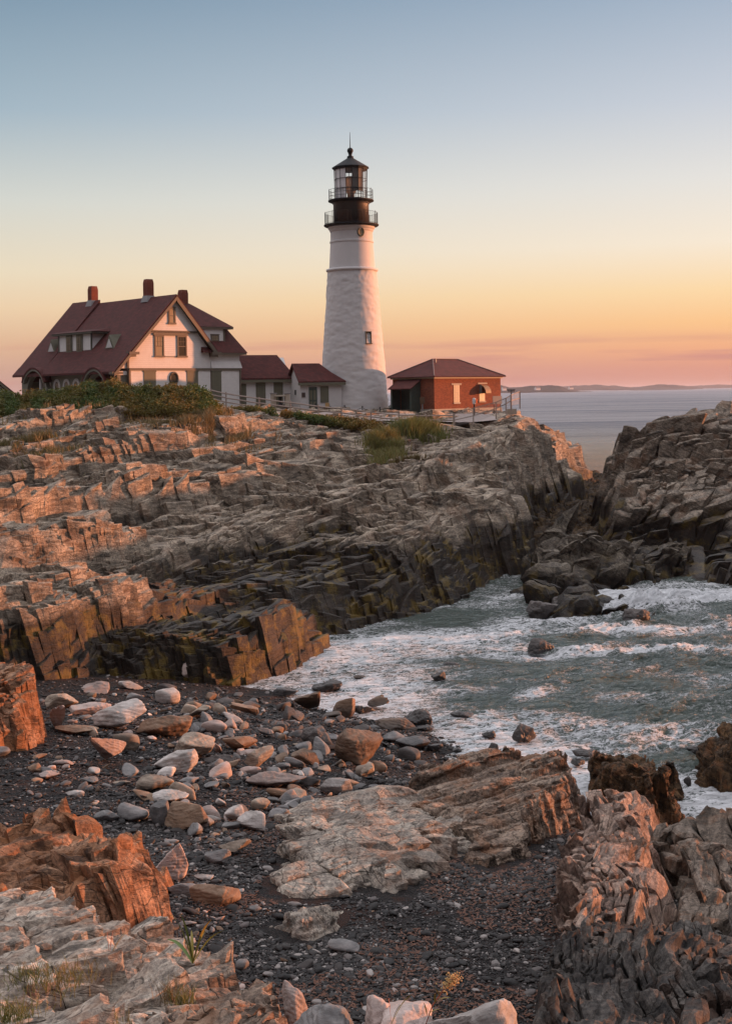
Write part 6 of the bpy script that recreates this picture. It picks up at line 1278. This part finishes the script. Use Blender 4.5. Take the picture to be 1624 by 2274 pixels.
def blades(pts, h, w, rr, tint, lean=.35):
    n = len(pts); P = np.array(pts); h = h*(.45+1.1*np.clip(vn2(P[:,0]*1.3, P[:,1]*1.3, 2)+.5, 0, 1))[:, None] if n > 600 else h; a = rr.uniform(0, 2*PI, n); hh = h*rr.uniform(.5, 1.2, n)[:, None]*np.ones((n,1)); side = np.stack([np.cos(a), np.sin(a), 0*a], -1)*w
    ln = np.stack([rr.randn(n)*lean, rr.randn(n)*lean, 0*a], -1); m1 = P+ln*hh*.35+np.array([0,0,.6])*hh; tp = P+ln*hh+np.array([0,0,1])*hh*.95
    V = np.stack([P-side, P+side, m1+side*.7, m1-side*.7, m1-side*.7, m1+side*.7, tp+side*.1, tp-side*.1], 1).reshape(-1, 3)
    return V, np.repeat(np.clip(tint*rr.uniform(.2, 1.4, n), 0, 1), 8)
def field(name, label, cat, m, n, box, Yf, h, w, tint, kind=None, cut=-.1, nsc=.06, seed=1):
    x0, x1, y0, y1 = box; pts = []
    for i in range(n):
        x = (x0+x1)/2+(x1-x0)*.27*rr.randn(); y = (y0+y1)/2+(y1-y0)*.30*rr.randn()
        if vn2(np.array([x*nsc]), np.array([y*nsc*2]), seed)[0] < cut: continue
        Yd = Yf(x, y); p = W(x, y, Yd); z = head_z(p[0], p[1]); pts.append((p[0], p[1], z-.05))
    V, t = blades(pts, h, w, rr, tint); return tag(mesh_np(name, V, quads(len(V)//4), m, False, {'tint': t}), label, cat, kind=kind)
field('dry_grass', 'dry brown grass hanging over the rocks under the rose thicket', 'grass', M_DRY, 9000, (300, 560, 908, 962), lambda x, y: 96-(y-915)*.13, .55, .03, .3, 'stuff', -.05)
field('dry_grass', 'patch of reddish grass among the rocks at the far left', 'grass', M_DRY, 5000, (-60, 130, 985, 1050), lambda x, y: 86-(y-985)*.09, .5, .03, .5, 'stuff', -.12)
field('dry_grass', 'thin dry grass between rocks below the thicket at the left', 'grass', M_DRY, 2600, (-60, 300, 905, 960), lambda x, y: 96-(y-915)*.13, .45, .03, .5, 'stuff', .05)
field('tall_grass', 'tall green grass clump in front of the fence bend', 'grass', M_GRASS, 7000, (880, 968, 962, 990), lambda x, y: 102-(y-962)*.10, 1.15, .035, .25, None, -.6)
field('tall_grass', 'lower yellow green grass clump left of the tall one, spilling over rock', 'grass', M_GRASS, 6500, (822, 885, 985, 1048), lambda x, y: 98-(y-985)*.11, .8, .03, .5, None, -.6)
field('dry_grass', 'two small brown grass tufts on the bare slab', 'grass', M_DRY, 700, (880, 935, 1066, 1078), lambda x, y: 88, .5, .025, .4, 'stuff', -.05, .2)
# plants close to the camera
def blade_leaf(mb, base, tip, w, sag=.25, n=7, twist=0.0):
    base = Vector(base); tip = Vector(tip); d = tip-base; s = Vector((d.y, -d.x, 0)); s = (s.normalized() if s.length > 1e-3 else Vector((1,0,0)))*w/2
    s = s*math.cos(twist)+Vector((0,0,w/2*math.sin(twist))); L_ = []
    for i in range(n+1):
        t = i/n; p = base+d*t+Vector((0,0,d.length*sag*math.sin(PI*t)*.5)); k = math.sin(PI*min(.97, .12+t*.86))**.8; L_.append((p-s*k, p+Vector((0,0,-.004)), p+s*k))
    V = [q for l in L_ for q in l]; Fc = []
    for i in range(n):
        a = 3*i; Fc += [(a, a+1, a+4, a+3), (a+1, a+2, a+5, a+4)]
    mb.add(V, Fc)
M_LV = plain('green_leaf', (.11,.17,.03), .5, .35, 12); M_LV2 = plain('yellow_leaf', (.30,.24,.05), .5, .3, 12); M_RST = plain('red_stem', (.22,.06,.03), .6); M_FLW = plain('faded_flower', (.50,.33,.14), .8, .4, 30)
pb = Vector(W(428, 2128, 14.4))
pl = empty('leafy_plant', pb, 0, label='green strap leaved plant on the pale rocks above the pebbles', cat='plant')
for k, (tx, ty, w_, mm) in enumerate(((378,2030,.05,0),(400,2028,.05,0),(470,2040,.05,1),(498,2065,.075,0),(460,2062,.05,1),(425,2065,.04,1),(372,2085,.04,0))):
    mb = MB(); blade_leaf(mb, (0,0,-.05), Vector(W(tx, ty, 14.4+.1*(k-3)))-pb, w_, .3, 7, .6); mb.build('leaf', M_LV2 if mm else M_LV, pl)
pb = Vector(W(243, 2118, 14.4)); pl = empty('leafy_plant', pb, 0, label='small red stemmed plant in a crack of the pale ledge', cat='plant')
for k, (tx, ty) in enumerate(((238,2065),(252,2062),(248,2080),(275,2072),(285,2066))):
    mb = MB(); blade_leaf(mb, (0,0,-.05), Vector(W(tx, ty, 14.4))-pb, .025, .2, 6, .5); mb.build('leaf', M_RST if k < 3 else M_LV2, pl)
pb = Vector(W(935, 2275, 11.6)); pl = empty('goldenrod', pb, 0, label='faded goldenrod stalk leaning right over the bottom rocks', cat='plant')
tp = Vector(W(985, 2195, 11.7))-pb; t2 = Vector(W(1012, 2165, 11.7))-pb; MB().tube([(0,0,-.1), tp*.5+Vector((0,0,.02)), tp, t2], .006, 5).build('stem', M_RST, pl)
fl = MB(); 
for i in range(190):
    f = rr.uniform(.0, 1); c_ = tp.lerp(t2, f)+Vector((rr.randn()*.028, rr.randn()*.025, rr.randn()*.022)); fl.lathe([(.001,-.009),(.008,0),(.001,.009)], 5, tuple(c_))
fl.build('flower_head', M_FLW, pl)
for tx, ty, f in ((940,2225,.25),(975,2240,.3),(965,2205,.6),(1000,2215,.65),(960,2190,.8)):
    mb = MB(); blade_leaf(mb, tp*f, Vector(W(tx, ty, 11.6))-pb, .02, .2); mb.build('leaf', M_LV2, pl)
pb = Vector(W(868, 2262, 11.8)); pl = empty('leafy_plant', pb, 0, label='two long green and red leaves at the bottom edge left of the goldenrod', cat='plant')
for tx, ty, mm in ((912,2208,M_LV),(862,2215,M_RST),(888,2230,M_LV2)):
    mb = MB(); blade_leaf(mb, (0,0,-.05), Vector(W(tx, ty, 11.8))-pb, .055, .25, 7, .7); mb.build('leaf', mm, pl)
def tuft(x, y, Yd, n, h, label, spread=.12, m=M_GRASS, tint=.3):
    p = Vector(W(x, y, Yd)); pts = [(rr.randn()*spread, rr.randn()*spread, -.04) for _ in range(n)]; V, t = blades(pts, h, .004, rr, tint, .5)
    o = mesh_np('grass_tuft', V, quads(len(V)//4), m, False, {'tint': t}); o.location = p; tag(o, label, 'grass', 'grass tufts in the near rocks', 'stuff')
tuft(20, 2262, 11.9, 260, .20, 'green grass tuft in the bottom left corner', .12)
tuft(140, 2172, 13.2, 220, .14, 'yellowish grass tuft in the gap between the two lowest ledges', .18, M_GRASS, .7)
tuft(65, 2165, 13.3, 160, .12, 'thin green grass tuft left of the yellowish one', .12)
tuft(378, 2215, 13.1, 90, .22, 'few tall thin reddish blades above the flat bottom ledge', .06, M_DRY, .2)
tuft(410, 2225, 13.0, 80, .22, 'small fan of green blades beside the reddish ones', .05)
tuft(235, 2285, 11.4, 160, .16, 'grass tuft at the bottom edge on the tan ledge', .12)
# ------------------------------------------------------------------ sea air: far shores fade in it
hz = MB().box((-24000,-60,-4), (24000,26000,60)).build('haze', bpy.data.materials.new('haze')); tag(hz, 'thin morning haze over the sea', kind='stuff')
hm = hz.data.materials[0]; hm.use_nodes = True; nt = hm.node_tree
for n in list(nt.nodes): nt.nodes.remove(n)
ho = nt.nodes.new('ShaderNodeOutputMaterial'); hv = nt.nodes.new('ShaderNodeVolumePrincipled'); hv.inputs['Color'].default_value = (.80,.78,.86,1); hv.inputs['Density'].default_value = 4.5e-5; hv.inputs['Anisotropy'].default_value = .2
nt.links.new(hv.outputs[0], ho.inputs['Volume'])
